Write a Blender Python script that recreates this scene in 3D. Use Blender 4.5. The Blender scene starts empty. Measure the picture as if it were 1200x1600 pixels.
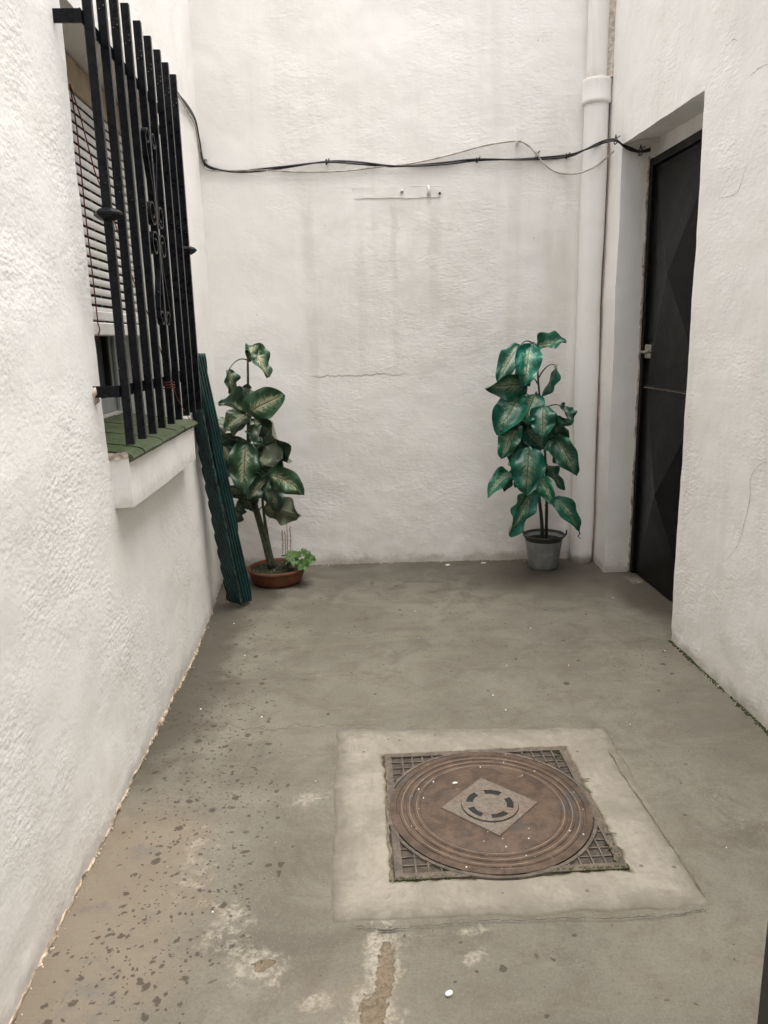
import bpy, bmesh, math, random
import numpy as np
from mathutils import Vector, Matrix

random.seed(7)
RNG = np.random.default_rng(11)
S = bpy.context.scene
COL = S.collection
PI = math.pi
R = math.radians

# ------------------------------------------------------------------ camera
F, CAM = 1185.0, np.array([0.0, 0.0, 1.35])
def _n(v): return v / np.linalg.norm(v)
_d = _n(np.array([545 - 600.0, 531 - 800.0, F]))
_v = np.array([125.0, 5100.0, F]); _v = _n(_v - _d * np.dot(_v, _d))
_x = np.cross(_v, _d)
RM = np.array([_x, _d, -_v])                       # camera (right, down, forward) -> world
cam = bpy.data.cameras.new('camera'); cam_o = bpy.data.objects.new('camera', cam); COL.objects.link(cam_o)
cam.sensor_fit = 'VERTICAL'; cam.sensor_height = 36.0; cam.lens = F / 1600 * 36.0
cam.clip_start = 0.02; cam.clip_end = 500
_r, _u, _b = RM @ np.array([1., 0, 0]), RM @ np.array([0, -1., 0]), RM @ np.array([0, 0, -1.])
cam_o.matrix_world = Matrix(((_r[0], _u[0], _b[0], CAM[0]), (_r[1], _u[1], _b[1], CAM[1]),
                             (_r[2], _u[2], _b[2], CAM[2]), (0, 0, 0, 1)))
S.camera = cam_o

def on(px, py, ax, val):
    """point of the photograph's pixel lying on the plane axis = val"""
    r = RM @ np.array([px - 600.0, py - 800.0, F]); t = (val - CAM[ax]) / r[ax]
    return CAM + t * r
def atY(px, py, Y): return on(px, py, 1, Y)

# ------------------------------------------------------------------ light: overcast day in a light well
SUN_EL, SUN_AZ = 83, 105           # nearly overhead, a little from the right
W = bpy.data.worlds.new('World'); S.world = W; W.use_nodes = True
wn = W.node_tree.nodes; wl = W.node_tree.links
bg = wn['Background']; bg.inputs['Strength'].default_value = 0.11
sky = wn.new('ShaderNodeTexSky'); sky.sky_type = 'NISHITA'; sky.sun_disc = False
sky.sun_elevation = R(SUN_EL); sky.sun_rotation = R(SUN_AZ)
sky.air_density = 1.0; sky.dust_density = 6.0; sky.ozone_density = 1.0
hsv = wn.new('ShaderNodeHueSaturation'); hsv.inputs['Saturation'].default_value = 0.35
wl.new(sky.outputs[0], hsv.inputs['Color']); wl.new(hsv.outputs[0], bg.inputs['Color'])
sun = bpy.data.lights.new('sun', 'SUN'); sun.energy = 1.5; sun.angle = R(60); sun.color = (1.0, 0.97, 0.93)
sun_o = bpy.data.objects.new('sun', sun); COL.objects.link(sun_o)
_az = R(SUN_AZ)
sd = Vector((math.sin(_az) * math.cos(R(SUN_EL)), math.cos(_az) * math.cos(R(SUN_EL)), math.sin(R(SUN_EL))))
sun_o.rotation_euler = sd.to_track_quat('Z', 'Y').to_euler(); sun_o.location = (0, 2.5, 12)
S.view_settings.view_transform = 'Standard'; S.view_settings.look = 'None'
S.view_settings.gamma = 1.0; S.view_settings.exposure = 1.66
S.cycles.max_bounces = 10; S.cycles.diffuse_bounces = 6; S.cycles.glossy_bounces = 4
S.cycles.transmission_bounces = 6; S.cycles.use_denoising = True
S.cycles.caustics_reflective = False; S.cycles.caustics_refractive = False

# ------------------------------------------------------------------ numpy noise
_P = np.random.default_rng(3).permutation(256); _P = np.concatenate([_P, _P, _P])
_G = np.random.default_rng(4).normal(size=(256, 3)); _G /= np.linalg.norm(_G, axis=1)[:, None]
def perlin(p):
    p = np.asarray(p, float); i = np.floor(p).astype(int); f = p - i
    u = f * f * f * (f * (f * 6 - 15) + 10); i &= 255
    out = 0
    for dx in (0, 1):
        for dy in (0, 1):
            for dz in (0, 1):
                h = _P[_P[_P[i[:, 0] + dx] + i[:, 1] + dy] + i[:, 2] + dz]
                g = (_G[h] * (f - np.array([dx, dy, dz]))).sum(1)
                w = (u[:, 0] if dx else 1 - u[:, 0]) * (u[:, 1] if dy else 1 - u[:, 1]) * (u[:, 2] if dz else 1 - u[:, 2])
                out = out + g * w
    return out
def fbm(p, sc, octv=3, off=0.0):
    p = np.asarray(p, float); a, o = 1.0, 0
    for k in range(octv):
        o = o + a * perlin(p * sc + off + 17.3 * k); sc = sc * 2.03; a *= 0.5
    return o
def wobble(V, big=0.007, small=0.0022, sc=2.6, sc2=14.0):
    V = np.asarray(V, float)
    D = np.stack([fbm(V, sc, 2, 31.7 * (k + 1)) * big + fbm(V, sc2, 2, 91.1 * (k + 1)) * small for k in range(3)], 1)
    return V + D

# ------------------------------------------------------------------ mesh building
class MB:
    def __init__(s): s.v = []; s.f = []; s.uv = {}
    def add(s, verts, faces):
        o = len(s.v); s.v.extend([tuple(map(float, p)) for p in verts]); s.f.extend([tuple(i + o for i in q) for q in faces]); return o
    def box(s, a, b):
        (x0, y0, z0), (x1, y1, z1) = a, b
        s.add([(x0,y0,z0),(x1,y0,z0),(x1,y1,z0),(x0,y1,z0),(x0,y0,z1),(x1,y0,z1),(x1,y1,z1),(x0,y1,z1)],
              [(0,3,2,1),(4,5,6,7),(0,1,5,4),(1,2,6,5),(2,3,7,6),(3,0,4,7)])
    def cbox(s, a, b, c=0.003):
        """box with chamfered edges along its long axis ends left plain"""
        (x0,y0,z0),(x1,y1,z1) = a, b
        dims = [x1-x0, y1-y0, z1-z0]; ax = int(np.argmax(dims))
        i, j = [k for k in range(3) if k != ax]
        lo, hi = [x0,y0,z0], [x1,y1,z1]
        prof = [(lo[i]+c,lo[j]),(hi[i]-c,lo[j]),(hi[i],lo[j]+c),(hi[i],hi[j]-c),(hi[i]-c,hi[j]),(lo[i]+c,hi[j]),(lo[i],hi[j]-c),(lo[i],lo[j]+c)]
        vs = []
        for e in (lo[ax], hi[ax]):
            for (p, q) in prof:
                w = [0,0,0]; w[ax] = e; w[i] = p; w[j] = q; vs.append(w)
        fs = [(k, (k+1) % 8, 8+(k+1) % 8, 8+k) for k in range(8)] + [tuple(range(7,-1,-1)), tuple(range(8,16))]
        s.add(vs, fs)
    def tube(s, pts, r, n=8, cap=True):
        pts = [np.asarray(p, float) for p in pts]; m = len(pts)
        rs = list(r) if hasattr(r, '__len__') else [r] * m
        T = [_n(pts[min(i+1, m-1)] - pts[max(i-1, 0)]) for i in range(m)]
        ref = np.array([0, 0, 1.]) if abs(T[0][2]) < 0.9 else np.array([1., 0, 0])
        A = _n(np.cross(T[0], ref)); vs = []
        for i in range(m):
            A = _n(A - T[i] * np.dot(A, T[i])); B = np.cross(T[i], A)
            for k in range(n):
                a = 2 * PI * k / n; vs.append(pts[i] + rs[i] * (math.cos(a) * A + math.sin(a) * B))
        fs = [(i*n+k, i*n+(k+1) % n, (i+1)*n+(k+1) % n, (i+1)*n+k) for i in range(m-1) for k in range(n)]
        if cap: fs += [tuple(range(n-1, -1, -1)), tuple(range((m-1)*n, m*n))]
        s.add(vs, fs)
    def lathe(s, prof, c, n=40, capb=True, capt=False):
        vs = []; m = len(prof)
        for (r, z) in prof:
            for k in range(n):
                a = 2*PI*k/n; vs.append((c[0]+r*math.cos(a), c[1]+r*math.sin(a), c[2]+z))
        fs = [(i*n+k, i*n+(k+1) % n, (i+1)*n+(k+1) % n, (i+1)*n+k) for i in range(m-1) for k in range(n)]
        if capb: fs.append(tuple(range(n-1, -1, -1)))
        if capt: fs.append(tuple(range((m-1)*n, m*n)))
        s.add(vs, fs)
    def grid(s, P, nu, nv, flip=False):
        """P: (nu*nv,3), index i*nv+j"""
        fs = [(i*nv+j, (i+1)*nv+j, (i+1)*nv+j+1, i*nv+j+1) for i in range(nu-1) for j in range(nv-1)]
        if flip: fs = [q[::-1] for q in fs]
        s.add(P, fs)
    def sheet(s, fn, us, vs, skip=None, flip=False):
        us, vs = list(us), list(vs); nv = len(vs)
        P = [fn(u, v) for u in us for v in vs]; fs = []
        for i in range(len(us)-1):
            for j in range(nv-1):
                if skip and skip((us[i]+us[i+1])/2, (vs[j]+vs[j+1])/2): continue
                q = (i*nv+j, (i+1)*nv+j, (i+1)*nv+j+1, i*nv+j+1); fs.append(q[::-1] if flip else q)
        s.add(P, fs)
    def build(s, name, mat, parent=None, smooth=False, wob=None, loc=None):
        V = np.array(s.v, float)
        if wob: V = wob(V)
        base = np.zeros(3)
        if parent is not None: base = np.array(parent.matrix_world.translation) if parent.parent is None else np.array(parent['_w'])
        elif loc is not None: base = np.array(loc, float)
        me = bpy.data.meshes.new(name); me.from_pydata((V - base).tolist(), [], s.f); me.update()
        if smooth: me.polygons.foreach_set('use_smooth', [True] * len(me.polygons))
        me.materials.append(mat)
        o = bpy.data.objects.new(name, me); COL.objects.link(o)
        if parent is not None: o.parent = parent
        elif loc is not None: o.location = loc
        return o

def smooth_by_angle(o, deg=35):
    me = o.data; me.polygons.foreach_set('use_smooth', [True] * len(me.polygons))
    if hasattr(me, 'set_sharp_from_angle'): me.set_sharp_from_angle(angle=R(deg))

def ticks(breaks, step):
    out = [breaks[0]]
    for a, b in zip(breaks, breaks[1:]):
        n = max(1, int(round((b - a) / step))); out += [a + (b - a) * (k + 1) / n for k in range(n)]
    return out

def tag(o, label=None, cat=None, group=None, kind=None):
    if label: o['label'] = label
    if cat: o['category'] = cat
    if group: o['group'] = group
    if kind: o['kind'] = kind
    return o
def thing(name, label, cat, loc, group=None):
    o = bpy.data.objects.new(name, None); COL.objects.link(o); o.location = loc; o.empty_display_size = 0.05
    o.matrix_world = Matrix.Translation(loc)
    return tag(o, label, cat, group)

# ------------------------------------------------------------------ node helpers
class G:
    def __init__(s, name):
        s.m = bpy.data.materials.new(name); s.m.use_nodes = True; s.nt = s.m.node_tree
        s.bsdf = s.nt.nodes['Principled BSDF']; s._c = None
    def n(s, t, **k):
        x = s.nt.nodes.new(t)
        for a, b in k.items(): setattr(x, a, b)
        return x
    def put(s, sock, v):
        if hasattr(v, 'is_output') or isinstance(v, bpy.types.NodeSocket): s.nt.links.new(v, sock)
        elif v is not None:
            if sock.type == 'RGBA' and len(v) == 3: v = (*v, 1)
            sock.default_value = v
    def co(s):
        if s._c is None: s._c = s.n('ShaderNodeTexCoord').outputs['Object']
        return s._c
    def map(s, sc=(1,1,1), rot=(0,0,0), loc=(0,0,0), vec=None):
        x = s.n('ShaderNodeMapping'); s.put(x.inputs['Vector'], vec or s.co())
        x.inputs['Scale'].default_value = sc; x.inputs['Rotation'].default_value = rot; x.inputs['Location'].default_value = loc
        return x.outputs[0]
    def noise(s, scale, detail=4, rough=0.55, dist=0.0, vec=None, col=False):
        x = s.n('ShaderNodeTexNoise'); s.put(x.inputs['Vector'], vec or s.co())
        x.inputs['Scale'].default_value = scale; x.inputs['Detail'].default_value = detail
        x.inputs['Roughness'].default_value = rough; x.inputs['Distortion'].default_value = dist
        return x.outputs['Color' if col else 'Fac']
    def voro(s, scale, vec=None, feature='F1', rand=1.0, out='Distance'):
        x = s.n('ShaderNodeTexVoronoi', feature=feature); s.put(x.inputs['Vector'], vec or s.co())
        x.inputs['Scale'].default_value = scale; x.inputs['Randomness'].default_value = rand
        return x.outputs[out] if out else x
    def mth(s, op, a, b=None, c=None):
        x = s.n('ShaderNodeMath', operation=op); s.put(x.inputs[0], a)
        if b is not None: s.put(x.inputs[1], b)
        if c is not None: s.put(x.inputs[2], c)
        return x.outputs[0]
    def mul(s, a, b): return s.mth('MULTIPLY', a, b)
    def add(s, a, b): return s.mth('ADD', a, b)
    def sub(s, a, b): return s.mth('SUBTRACT', a, b)
    def rng(s, v, a, b, lo=0.0, hi=1.0, smooth=True):
        x = s.n('ShaderNodeMapRange'); x.interpolation_type = 'SMOOTHSTEP' if smooth else 'LINEAR'
        s.put(x.inputs[0], v); s.put(x.inputs[1], a); s.put(x.inputs[2], b); s.put(x.inputs[3], lo); s.put(x.inputs[4], hi)
        return x.outputs[0]
    def mix(s, f, a, b, blend='MIX'):
        x = s.n('ShaderNodeMix', data_type='RGBA', blend_type=blend); s.put(x.inputs[0], f); s.put(x.inputs[6], a); s.put(x.inputs[7], b)
        return x.outputs[2]
    def attr(s, name):
        return s.n('ShaderNodeAttribute', attribute_name=name).outputs['Fac']
    def xyz(s, vec=None):
        x = s.n('ShaderNodeSeparateXYZ'); s.put(x.inputs[0], vec or s.co()); return x.outputs
    def bump(s, h, dist, strength=1.0, nrm=None):
        x = s.n('ShaderNodeBump'); s.put(x.inputs['Height'], h); x.inputs['Distance'].default_value = dist
        x.inputs['Strength'].default_value = strength
        if nrm is not None: s.put(x.inputs['Normal'], nrm)
        return x.outputs[0]
    def out(s, col=None, rough=None, nrm=None, metal=None, spec=None, **k):
        b = s.bsdf.inputs
        if col is not None: s.put(b['Base Color'], col)
        if rough is not None: s.put(b['Roughness'], rough)
        if nrm is not None: s.put(b['Normal'], nrm)
        if metal is not None: s.put(b['Metallic'], metal)
        if spec is not None: s.put(b['Specular IOR Level'], spec)
        for a, v in k.items(): s.put(b[a.replace('_', ' ')], v)
        return s.m

# ------------------------------------------------------------------ materials
def plaster(name, tint=(0.80, 0.785, 0.755), stretch=(1, 1, 1), rot=(0, 0, 0), rough_h=0.0035, streak=0.5, dirt=1.0, pink=0.4, crack=0.0, seed=0.0, extra=None):
    g = G(name); x, y, z = g.xyz()
    loc = (seed, seed * 1.7, seed * 0.3)
    v = g.map(stretch, rot, loc)
    big = g.noise(1.1, 4, 0.6, vec=g.map(loc=loc))
    mid = g.noise(6, 5, 0.65, 0.6, vec=g.map(loc=loc))
    stk = g.noise(4.5, 5, 0.62, vec=g.map((1.0, 1.0, 0.10), loc=loc))
    stk2 = g.noise(15, 4, 0.6, vec=g.map((1.0, 1.0, 0.05), loc=loc))
    c = tint
    c = g.mix(g.mul(g.rng(big, 0.42, 0.70), 0.5), c, tuple(t * k for t, k in zip(tint, (0.90, 0.885, 0.85))))
    c = g.mix(g.mul(g.rng(mid, 0.50, 0.72), pink * 0.5), c, tuple(t * k for t, k in zip(tint, (0.93, 0.845, 0.80))))
    sm = g.mul(g.rng(stk, 0.50, 0.68), g.rng(stk2, 0.35, 0.65))
    c = g.mix(g.mul(sm, streak * 0.55), c, tuple(t * k for t, k in zip(tint, (0.66, 0.625, 0.56))))
    # grime that gathers low on the wall
    low = g.mul(g.rng(z, 0.55, 0.0), g.rng(g.noise(9, 5, 0.7, vec=g.map(loc=loc)), 0.36, 0.66))
    c = g.mix(g.mul(low, 0.45 * dirt), c, (0.50, 0.415, 0.33))
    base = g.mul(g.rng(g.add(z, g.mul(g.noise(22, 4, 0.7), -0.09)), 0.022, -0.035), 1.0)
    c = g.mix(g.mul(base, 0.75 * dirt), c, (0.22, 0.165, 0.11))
    # pin holes and specks
    vo = g.voro(17, vec=g.map(loc=loc), out=None)
    wsep = g.n('ShaderNodeSeparateColor'); g.put(wsep.inputs[0], vo.outputs['Color'])
    sp = g.mul(g.rng(vo.outputs['Distance'], 0.075, 0.04), g.mth('LESS_THAN', wsep.outputs[0], 0.13))
    c = g.mix(g.mul(sp, 0.6), c, (0.20, 0.165, 0.13))
    if crack:
        cn = g.noise(1.7, 3, 0.5, 0.5, vec=g.map(loc=(seed + 5, 3, seed)))
        line = g.rng(g.mth('ABSOLUTE', g.sub(cn, 0.5)), 0.0045, 0.0012)
        msk = g.rng(g.noise(1.3, 2, 0.5, vec=g.map(loc=(seed + 9, 1, 2))), 0.52, 0.60)
        ck = g.mul(g.mul(line, msk), crack)
        c = g.mix(ck, c, (0.33, 0.27, 0.21))
    if extra: c = extra(g, c, x, y, z)
    # roughcast relief
    h1 = g.noise(34, 5, 0.6, 0.1, vec=v); h2 = g.noise(95, 4, 0.6, 0.1, vec=v); h3 = g.noise(230, 2, 0.6)
    vd = g.n('ShaderNodeTexVoronoi', feature='SMOOTH_F1'); g.put(vd.inputs['Vector'], g.map(tuple(q * k for q, k in zip(stretch, (1, 1, 1.5))), rot, loc)); vd.inputs['Scale'].default_value = 46; vd.inputs['Smoothness'].default_value = 0.35
    ridg = vd.outputs['Distance']
    patch = g.rng(g.noise(2.3, 3, 0.6, vec=g.map(loc=(seed, 4, 7))), 0.34, 0.66, 0.22, 1.0)
    h = g.add(g.mul(h1, 1.5), g.add(g.mul(h2, 0.55), g.mul(h3, 0.12)))
    h = g.add(h, g.mul(g.mul(ridg, -0.75), g.rng(g.noise(5, 3, 0.6, vec=g.map(loc=(seed, 8, 1))), 0.40, 0.62, 0.15, 1.0))); h = g.mul(h, patch); h = g.sub(h, g.mul(sp, 0.5))
    nr = g.bump(h, rough_h)
    return g.out(c, 0.9, nr, spec=0.25)

def ex_back(g, c, x, y, z):
    # long rust-tinted runs under the old fixings and one bigger one left of centre, crack line in the middle of the wall
    n = g.noise(5, 4, 0.65, vec=g.map((1, 1, 0.35)))
    wv = g.mul(g.sub(g.noise(3.0, 4, 0.6, vec=g.map((0.25, 1, 1))), 0.5), 0.06)
    xx = g.add(x, wv)
    for (x0, w, zt, zb, a, col) in ((-0.215, 0.05, 2.2, 0.55, 0.30, (0.54, 0.46, 0.38)), (0.27, 0.028, 2.16, 0.9, 0.34, (0.47, 0.42, 0.35)),
                                    (0.50, 0.05, 2.14, 1.2, 0.28, (0.52, 0.47, 0.40)), (0.08, 0.04, 2.0, 0.8, 0.22, (0.50, 0.46, 0.40)),
                                    (1.22, 0.13, 2.6, 0.1, 0.34, (0.57, 0.50, 0.42)), (0.95, 0.05, 2.3, 0.9, 0.18, (0.52, 0.47, 0.40))):
        m = g.rng(g.mth('ABSOLUTE', g.sub(xx, x0)), w, w * 0.25)
        m = g.mul(m, g.mul(g.rng(z, zt + 0.04, zt - 0.1), g.rng(z, zb, zb + 0.5)))
        c = g.mix(g.mul(m, g.mul(g.rng(n, 0.33, 0.62), a * 0.95)), c, col)
    zc = g.add(1.145, g.mul(g.sub(g.noise(9, 5, 0.7, vec=g.map((1, 0, 0))), 0.5), 0.075))
    dl = g.mth('ABSOLUTE', g.sub(z, zc))
    ln = g.rng(dl, 0.0065, 0.002)
    rg = g.mul(g.rng(x, -0.26, -0.17), g.rng(x, 0.55, 0.1))
    c = g.mix(g.mul(ln, g.mul(rg, 0.62)), c, (0.22, 0.18, 0.145))
    # dull patch between cable and crack
    pm = g.mul(g.rng(g.mth('ABSOLUTE', g.sub(x, 0.32)), 0.75, 0.35), g.mul(g.rng(z, 2.25, 2.05), g.rng(z, 0.95, 1.3)))
    c = g.mix(g.mul(pm, g.mul(g.rng(g.noise(2.6, 5, 0.7), 0.38, 0.66), 0.40)), c, (0.56, 0.535, 0.475))
    return c

M = {}
M['plaster_left'] = plaster('plaster_left', (0.84, 0.828, 0.803), (1, 1, 1.15), (R(35), 0, 0), 0.0021, 0.25, 0.4, 0.3, 0, 2.0)
M['plaster_back'] = plaster('plaster_back', (0.83, 0.813, 0.778), (0.8, 1, 1.25), (0, 0, 0), 0.0016, 0.34, 0.6, 0.5, 0, 5.0, ex_back)
M['plaster_right'] = plaster('plaster_right', (0.83, 0.815, 0.785), (1, 0.8, 1.25), (R(-25), 0, 0), 0.0017, 0.5, 0.5, 0.5, 0, 9.0)
M['plaster_smooth'] = plaster('plaster_smooth', (0.83, 0.82, 0.80), (1, 1, 1), (0, 0, 0), 0.0012, 0.35, 0.4, 0.3, 0.0, 13.0)
M['plaster_pipe'] = plaster('plaster_pipe', (0.81, 0.795, 0.765), (1, 1, 0.6), (0, 0, 0), 0.0008, 0.65, 0.3, 0.6, 0.0, 17.0)

def simple(name, col, rough=0.5, metal=0.0, var=0.12, scale=30, bump=0.0, spec=None, bscale=None):
    g = G(name); n = g.noise(scale, 4, 0.6)
    c = g.mix(g.rng(n, 0.3, 0.7), tuple(x * (1 - var) for x in col), tuple(min(1, x * (1 + var)) for x in col))
    nr = g.bump(g.noise(bscale or scale * 4, 3, 0.6), bump) if bump else None
    return g.out(c, g.rng(n, 0.3, 0.7, rough * 0.85, min(1, rough * 1.15)), nr, metal, spec)

def m_black_iron():
    g = G('black_iron'); n = g.noise(40, 5, 0.65); vo = g.voro(90, out=None)
    sp = g.mul(g.rng(vo.outputs['Distance'], 0.16, 0.08), g.rng(g.noise(14, 3), 0.56, 0.66))
    c = g.mix(g.rng(n, 0.35, 0.7), (0.0035, 0.004, 0.006), (0.008, 0.009, 0.011))
    c = g.mix(sp, c, (0.35, 0.34, 0.31))
    c = g.mix(g.mul(g.rng(g.noise(9, 5, 0.7), 0.60, 0.72), 0.5), c, (0.05, 0.032, 0.022))
    return g.out(c, g.rng(n, 0.3, 0.7, 0.24, 0.40), g.bump(n, 0.0006), spec=0.14)
M['iron'] = m_black_iron()

def m_door():
    g = G('door_paint'); x, y, z = g.xyz(); n = g.noise(5, 6, 0.7, 0.5); n2 = g.noise(60, 4, 0.6)
    c = g.mix(g.rng(n2, 0.3, 0.7), (0.004, 0.004, 0.0043), (0.008, 0.008, 0.0076))
    rust = g.mul(g.rng(g.noise(7, 6, 0.72, 0.8), 0.55, 0.72), g.rng(z, 1.35, 1.8))
    c = g.mix(g.mul(rust, 0.55), c, (0.055, 0.028, 0.014))
    dust = g.mul(g.rng(n, 0.45, 0.7), 0.35)
    c = g.mix(dust, c, (0.018, 0.017, 0.0155))
    return g.out(c, g.rng(n, 0.3, 0.7, 0.30, 0.44), g.bump(g.add(n2, g.mul(g.noise(3, 2), 2.0)), 0.0008), spec=0.10)
M['door'] = m_door()
M['steel'] = simple('galvanised_steel', (0.34, 0.32, 0.28), 0.45, 0.6, 0.25, 60)
M['frame_rust'] = simple('rusty_steel_edge', (0.10, 0.075, 0.055), 0.8, 0.0, 0.5, 25, 0.002)
M['crumble'] = simple('crumbled_render_edge', (0.33, 0.28, 0.22), 0.95, 0.0, 0.6, 28, 0.003)
M['crackm'] = simple('crack_grime', (0.36, 0.31, 0.26), 0.95, 0, 0.4, 60)
M['crack_dark'] = simple('open_crack', (0.035, 0.028, 0.02), 0.95, 0, 0.4, 60)
M['crack_soil'] = simple('dirt_filled_crack', (0.105, 0.082, 0.055), 0.95, 0, 0.5, 50)
M['pipe_gap'] = simple('rust_stained_gap', (0.45, 0.32, 0.26), 0.95, 0, 0.4, 14)
M['rubber'] = simple('black_cable_sheath', (0.012, 0.012, 0.012), 0.5, 0, 0.2, 50)
M['white_cable'] = simple('old_white_cable_sheath', (0.40, 0.37, 0.32), 0.6, 0, 0.3, 20)
M['cord'] = simple('red_cord', (0.13, 0.025, 0.022), 0.8, 0, 0.3, 120)
M['blind'] = simple('white_blind_plastic', (0.72, 0.71, 0.67), 0.5, 0, 0.06, 12)
M['blindbox'] = simple('beige_blind_box', (0.38, 0.30, 0.20), 0.7, 0, 0.18, 14)
M['alu'] = simple('aluminium_profile', (0.46, 0.47, 0.47), 0.4, 0.35, 0.08, 25)
M['gasket'] = simple('black_gasket', (0.012, 0.012, 0.012), 0.6)
M['dark'] = simple('dark_void', (0.012, 0.012, 0.011), 0.9)
M['dark_hall_box'] = simple('hall_shade_colour', (0.035, 0.034, 0.033), 0.9)  # indoor darkness put into the colour, so the ironwork reflects black
M['room'] = simple('dim_room_paint', (0.16, 0.16, 0.155), 0.9)
def m_glass():
    g = G('window_glass')
    return g.out((0.17, 0.185, 0.19), 0.08, None, 0.0, 0.5, Transmission_Weight=0.3, IOR=1.45)
M['glass'] = m_glass()

def m_tile():
    g = G('green_glazed_tile'); n = g.noise(30, 5, 0.65); x, y, z = g.xyz()
    c = g.mix(g.rng(n, 0.3, 0.7), (0.028, 0.045, 0.016), (0.058, 0.085, 0.032))
    c = g.mix(g.mul(g.rng(g.noise(13, 5, 0.7), 0.5, 0.7), 0.5), c, (0.14, 0.13, 0.09))
    return g.out(c, g.rng(n, 0.3, 0.7, 0.3, 0.5), g.bump(n, 0.001), spec=0.45)
M['tile'] = m_tile()
M['grout'] = simple('tile_grout', (0.05, 0.055, 0.035), 0.9, 0, 0.3, 60)
M['bare_mortar'] = simple('bare_mortar', (0.52, 0.45, 0.38), 0.95, 0, 0.3, 60, 0.004)

def m_panel():
    g = G('green_corrugated_plastic'); n = g.noise(14, 5, 0.65)
    c = g.mix(g.rng(n, 0.3, 0.7), (0.002, 0.018, 0.0175), (0.004, 0.052, 0.050))
    c = g.mix(g.mul(g.rng(g.noise(40, 5, 0.7), 0.6, 0.75), 0.5), c, (0.12, 0.13, 0.11))
    return g.out(c, 0.32, None, spec=0.45)
M['panel'] = m_panel()
M['panel_edge'] = simple('worn_sheet_edge', (0.10, 0.105, 0.095), 0.8, 0, 0.7, 60)

def m_leaf(name, dk, md, cream, thr):
    g = G(name)
    uv = g.n('ShaderNodeUVMap', uv_map='leaf').outputs[0]
    t, s_, _ = g.xyz(uv); a = g.mth('ABSOLUTE', g.sub(s_, 0.5)); a = g.mul(a, 2.0)
    rnd = g.n('ShaderNodeObjectInfo').outputs['Random']
    comb = g.n('ShaderNodeCombineXYZ')
    g.put(comb.inputs[0], g.add(g.mul(g.sub(t, g.mul(a, 0.30)), 21.0), g.mul(rnd, 40)))
    g.put(comb.inputs[1], g.add(g.mul(a, 2.2), g.mul(g.mth('SIGN', g.sub(s_, 0.5)), 3.1)))
    g.put(comb.inputs[2], g.mul(rnd, 17))
    vein = g.noise(1.15, 7, 0.72, 0.5, vec=comb.outputs[0])
    span = g.mul(g.rng(t, 0.0, 0.22), g.rng(t, 1.0, 0.70))
    m = g.sub(g.add(g.mul(vein, 2.5), g.mul(span, 0.34)), g.add(g.mul(a, 1.05), thr))
    m = g.add(m, g.mul(g.sub(rnd, 0.5), 0.22))
    mask = g.rng(m, -0.02, 0.30)
    soft = g.rng(m, -0.22, 0.10)
    c = g.mix(g.rng(g.noise(3, 3, vec=comb.outputs[0]), 0.35, 0.65), dk, md)
    c = g.mix(g.mul(soft, 0.35), c, (0.16, 0.26, 0.12))
    c = g.mix(g.mul(mask, 0.78), c, cream)
    rib = g.rng(a, 0.055, 0.03)
    c = g.mix(g.mul(rib, 0.8), c, (0.045, 0.05, 0.022))
    back = g.n('ShaderNodeNewGeometry').outputs['Backfacing']
    c = g.mix(g.mul(back, 0.78), c, (0.20, 0.225, 0.145))
    hsv = g.n('ShaderNodeHueSaturation'); g.put(hsv.inputs['Color'], c)
    g.put(hsv.inputs['Value'], g.rng(g.mth('FRACT', g.mul(rnd, 7.31)), 0, 1, 0.55, 1.3, False)); g.put(hsv.inputs['Hue'], g.rng(g.mth('FRACT', g.mul(rnd, 3.7)), 0, 1, 0.485, 0.512, False))
    h = g.add(g.mul(g.rng(a, 0.0, 0.12), 0.8), g.mul(vein, 0.7))
    return g.out(hsv.outputs[0], 0.36, g.bump(h, 0.0022), spec=0.5)
M['leafA'] = m_leaf('variegated_leaf_bronze_green', (0.014, 0.042, 0.019), (0.028, 0.076, 0.036), (0.38, 0.355, 0.23), 1.25)
M['leafB'] = m_leaf('variegated_leaf_emerald', (0.005, 0.062, 0.034), (0.010, 0.165, 0.102), (0.36, 0.42, 0.29), 1.29)
M['stem'] = simple('plastic_stem', (0.018, 0.030, 0.014), 0.5, 0, 0.35, 40, 0.001)
M['stem_light'] = simple('stem_olive', (0.055, 0.065, 0.032), 0.6, 0, 0.4, 40, 0.002)

def m_terra():
    g = G('terracotta'); n = g.noise(22, 5, 0.65); x, y, z = g.xyz()
    c = g.mix(g.rng(n, 0.3, 0.7), (0.14, 0.050, 0.026), (0.21, 0.080, 0.042))
    c = g.mix(g.mul(g.rng(g.noise(8, 5, 0.7), 0.5, 0.7), 0.5), c, (0.10, 0.06, 0.04))
    return g.out(c, 0.75, g.bump(n, 0.001), spec=0.3)
M['terra'] = m_terra()
def m_pot():
    g = G('grey_bucket_plastic'); n = g.noise(16, 6, 0.7, 0.5)
    c = g.mix(g.rng(n, 0.3, 0.7), (0.22, 0.235, 0.235), (0.33, 0.345, 0.335))
    c = g.mix(g.mul(g.rng(g.noise(45, 4, 0.7), 0.56, 0.7), 0.4), c, (0.45, 0.44, 0.40))
    return g.out(c, 0.6, g.bump(n, 0.001), spec=0.35)
M['pot'] = m_pot()
M['potrim'] = simple('dark_pot_rim', (0.035, 0.034, 0.028), 0.5, 0, 0.3, 30)
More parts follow.
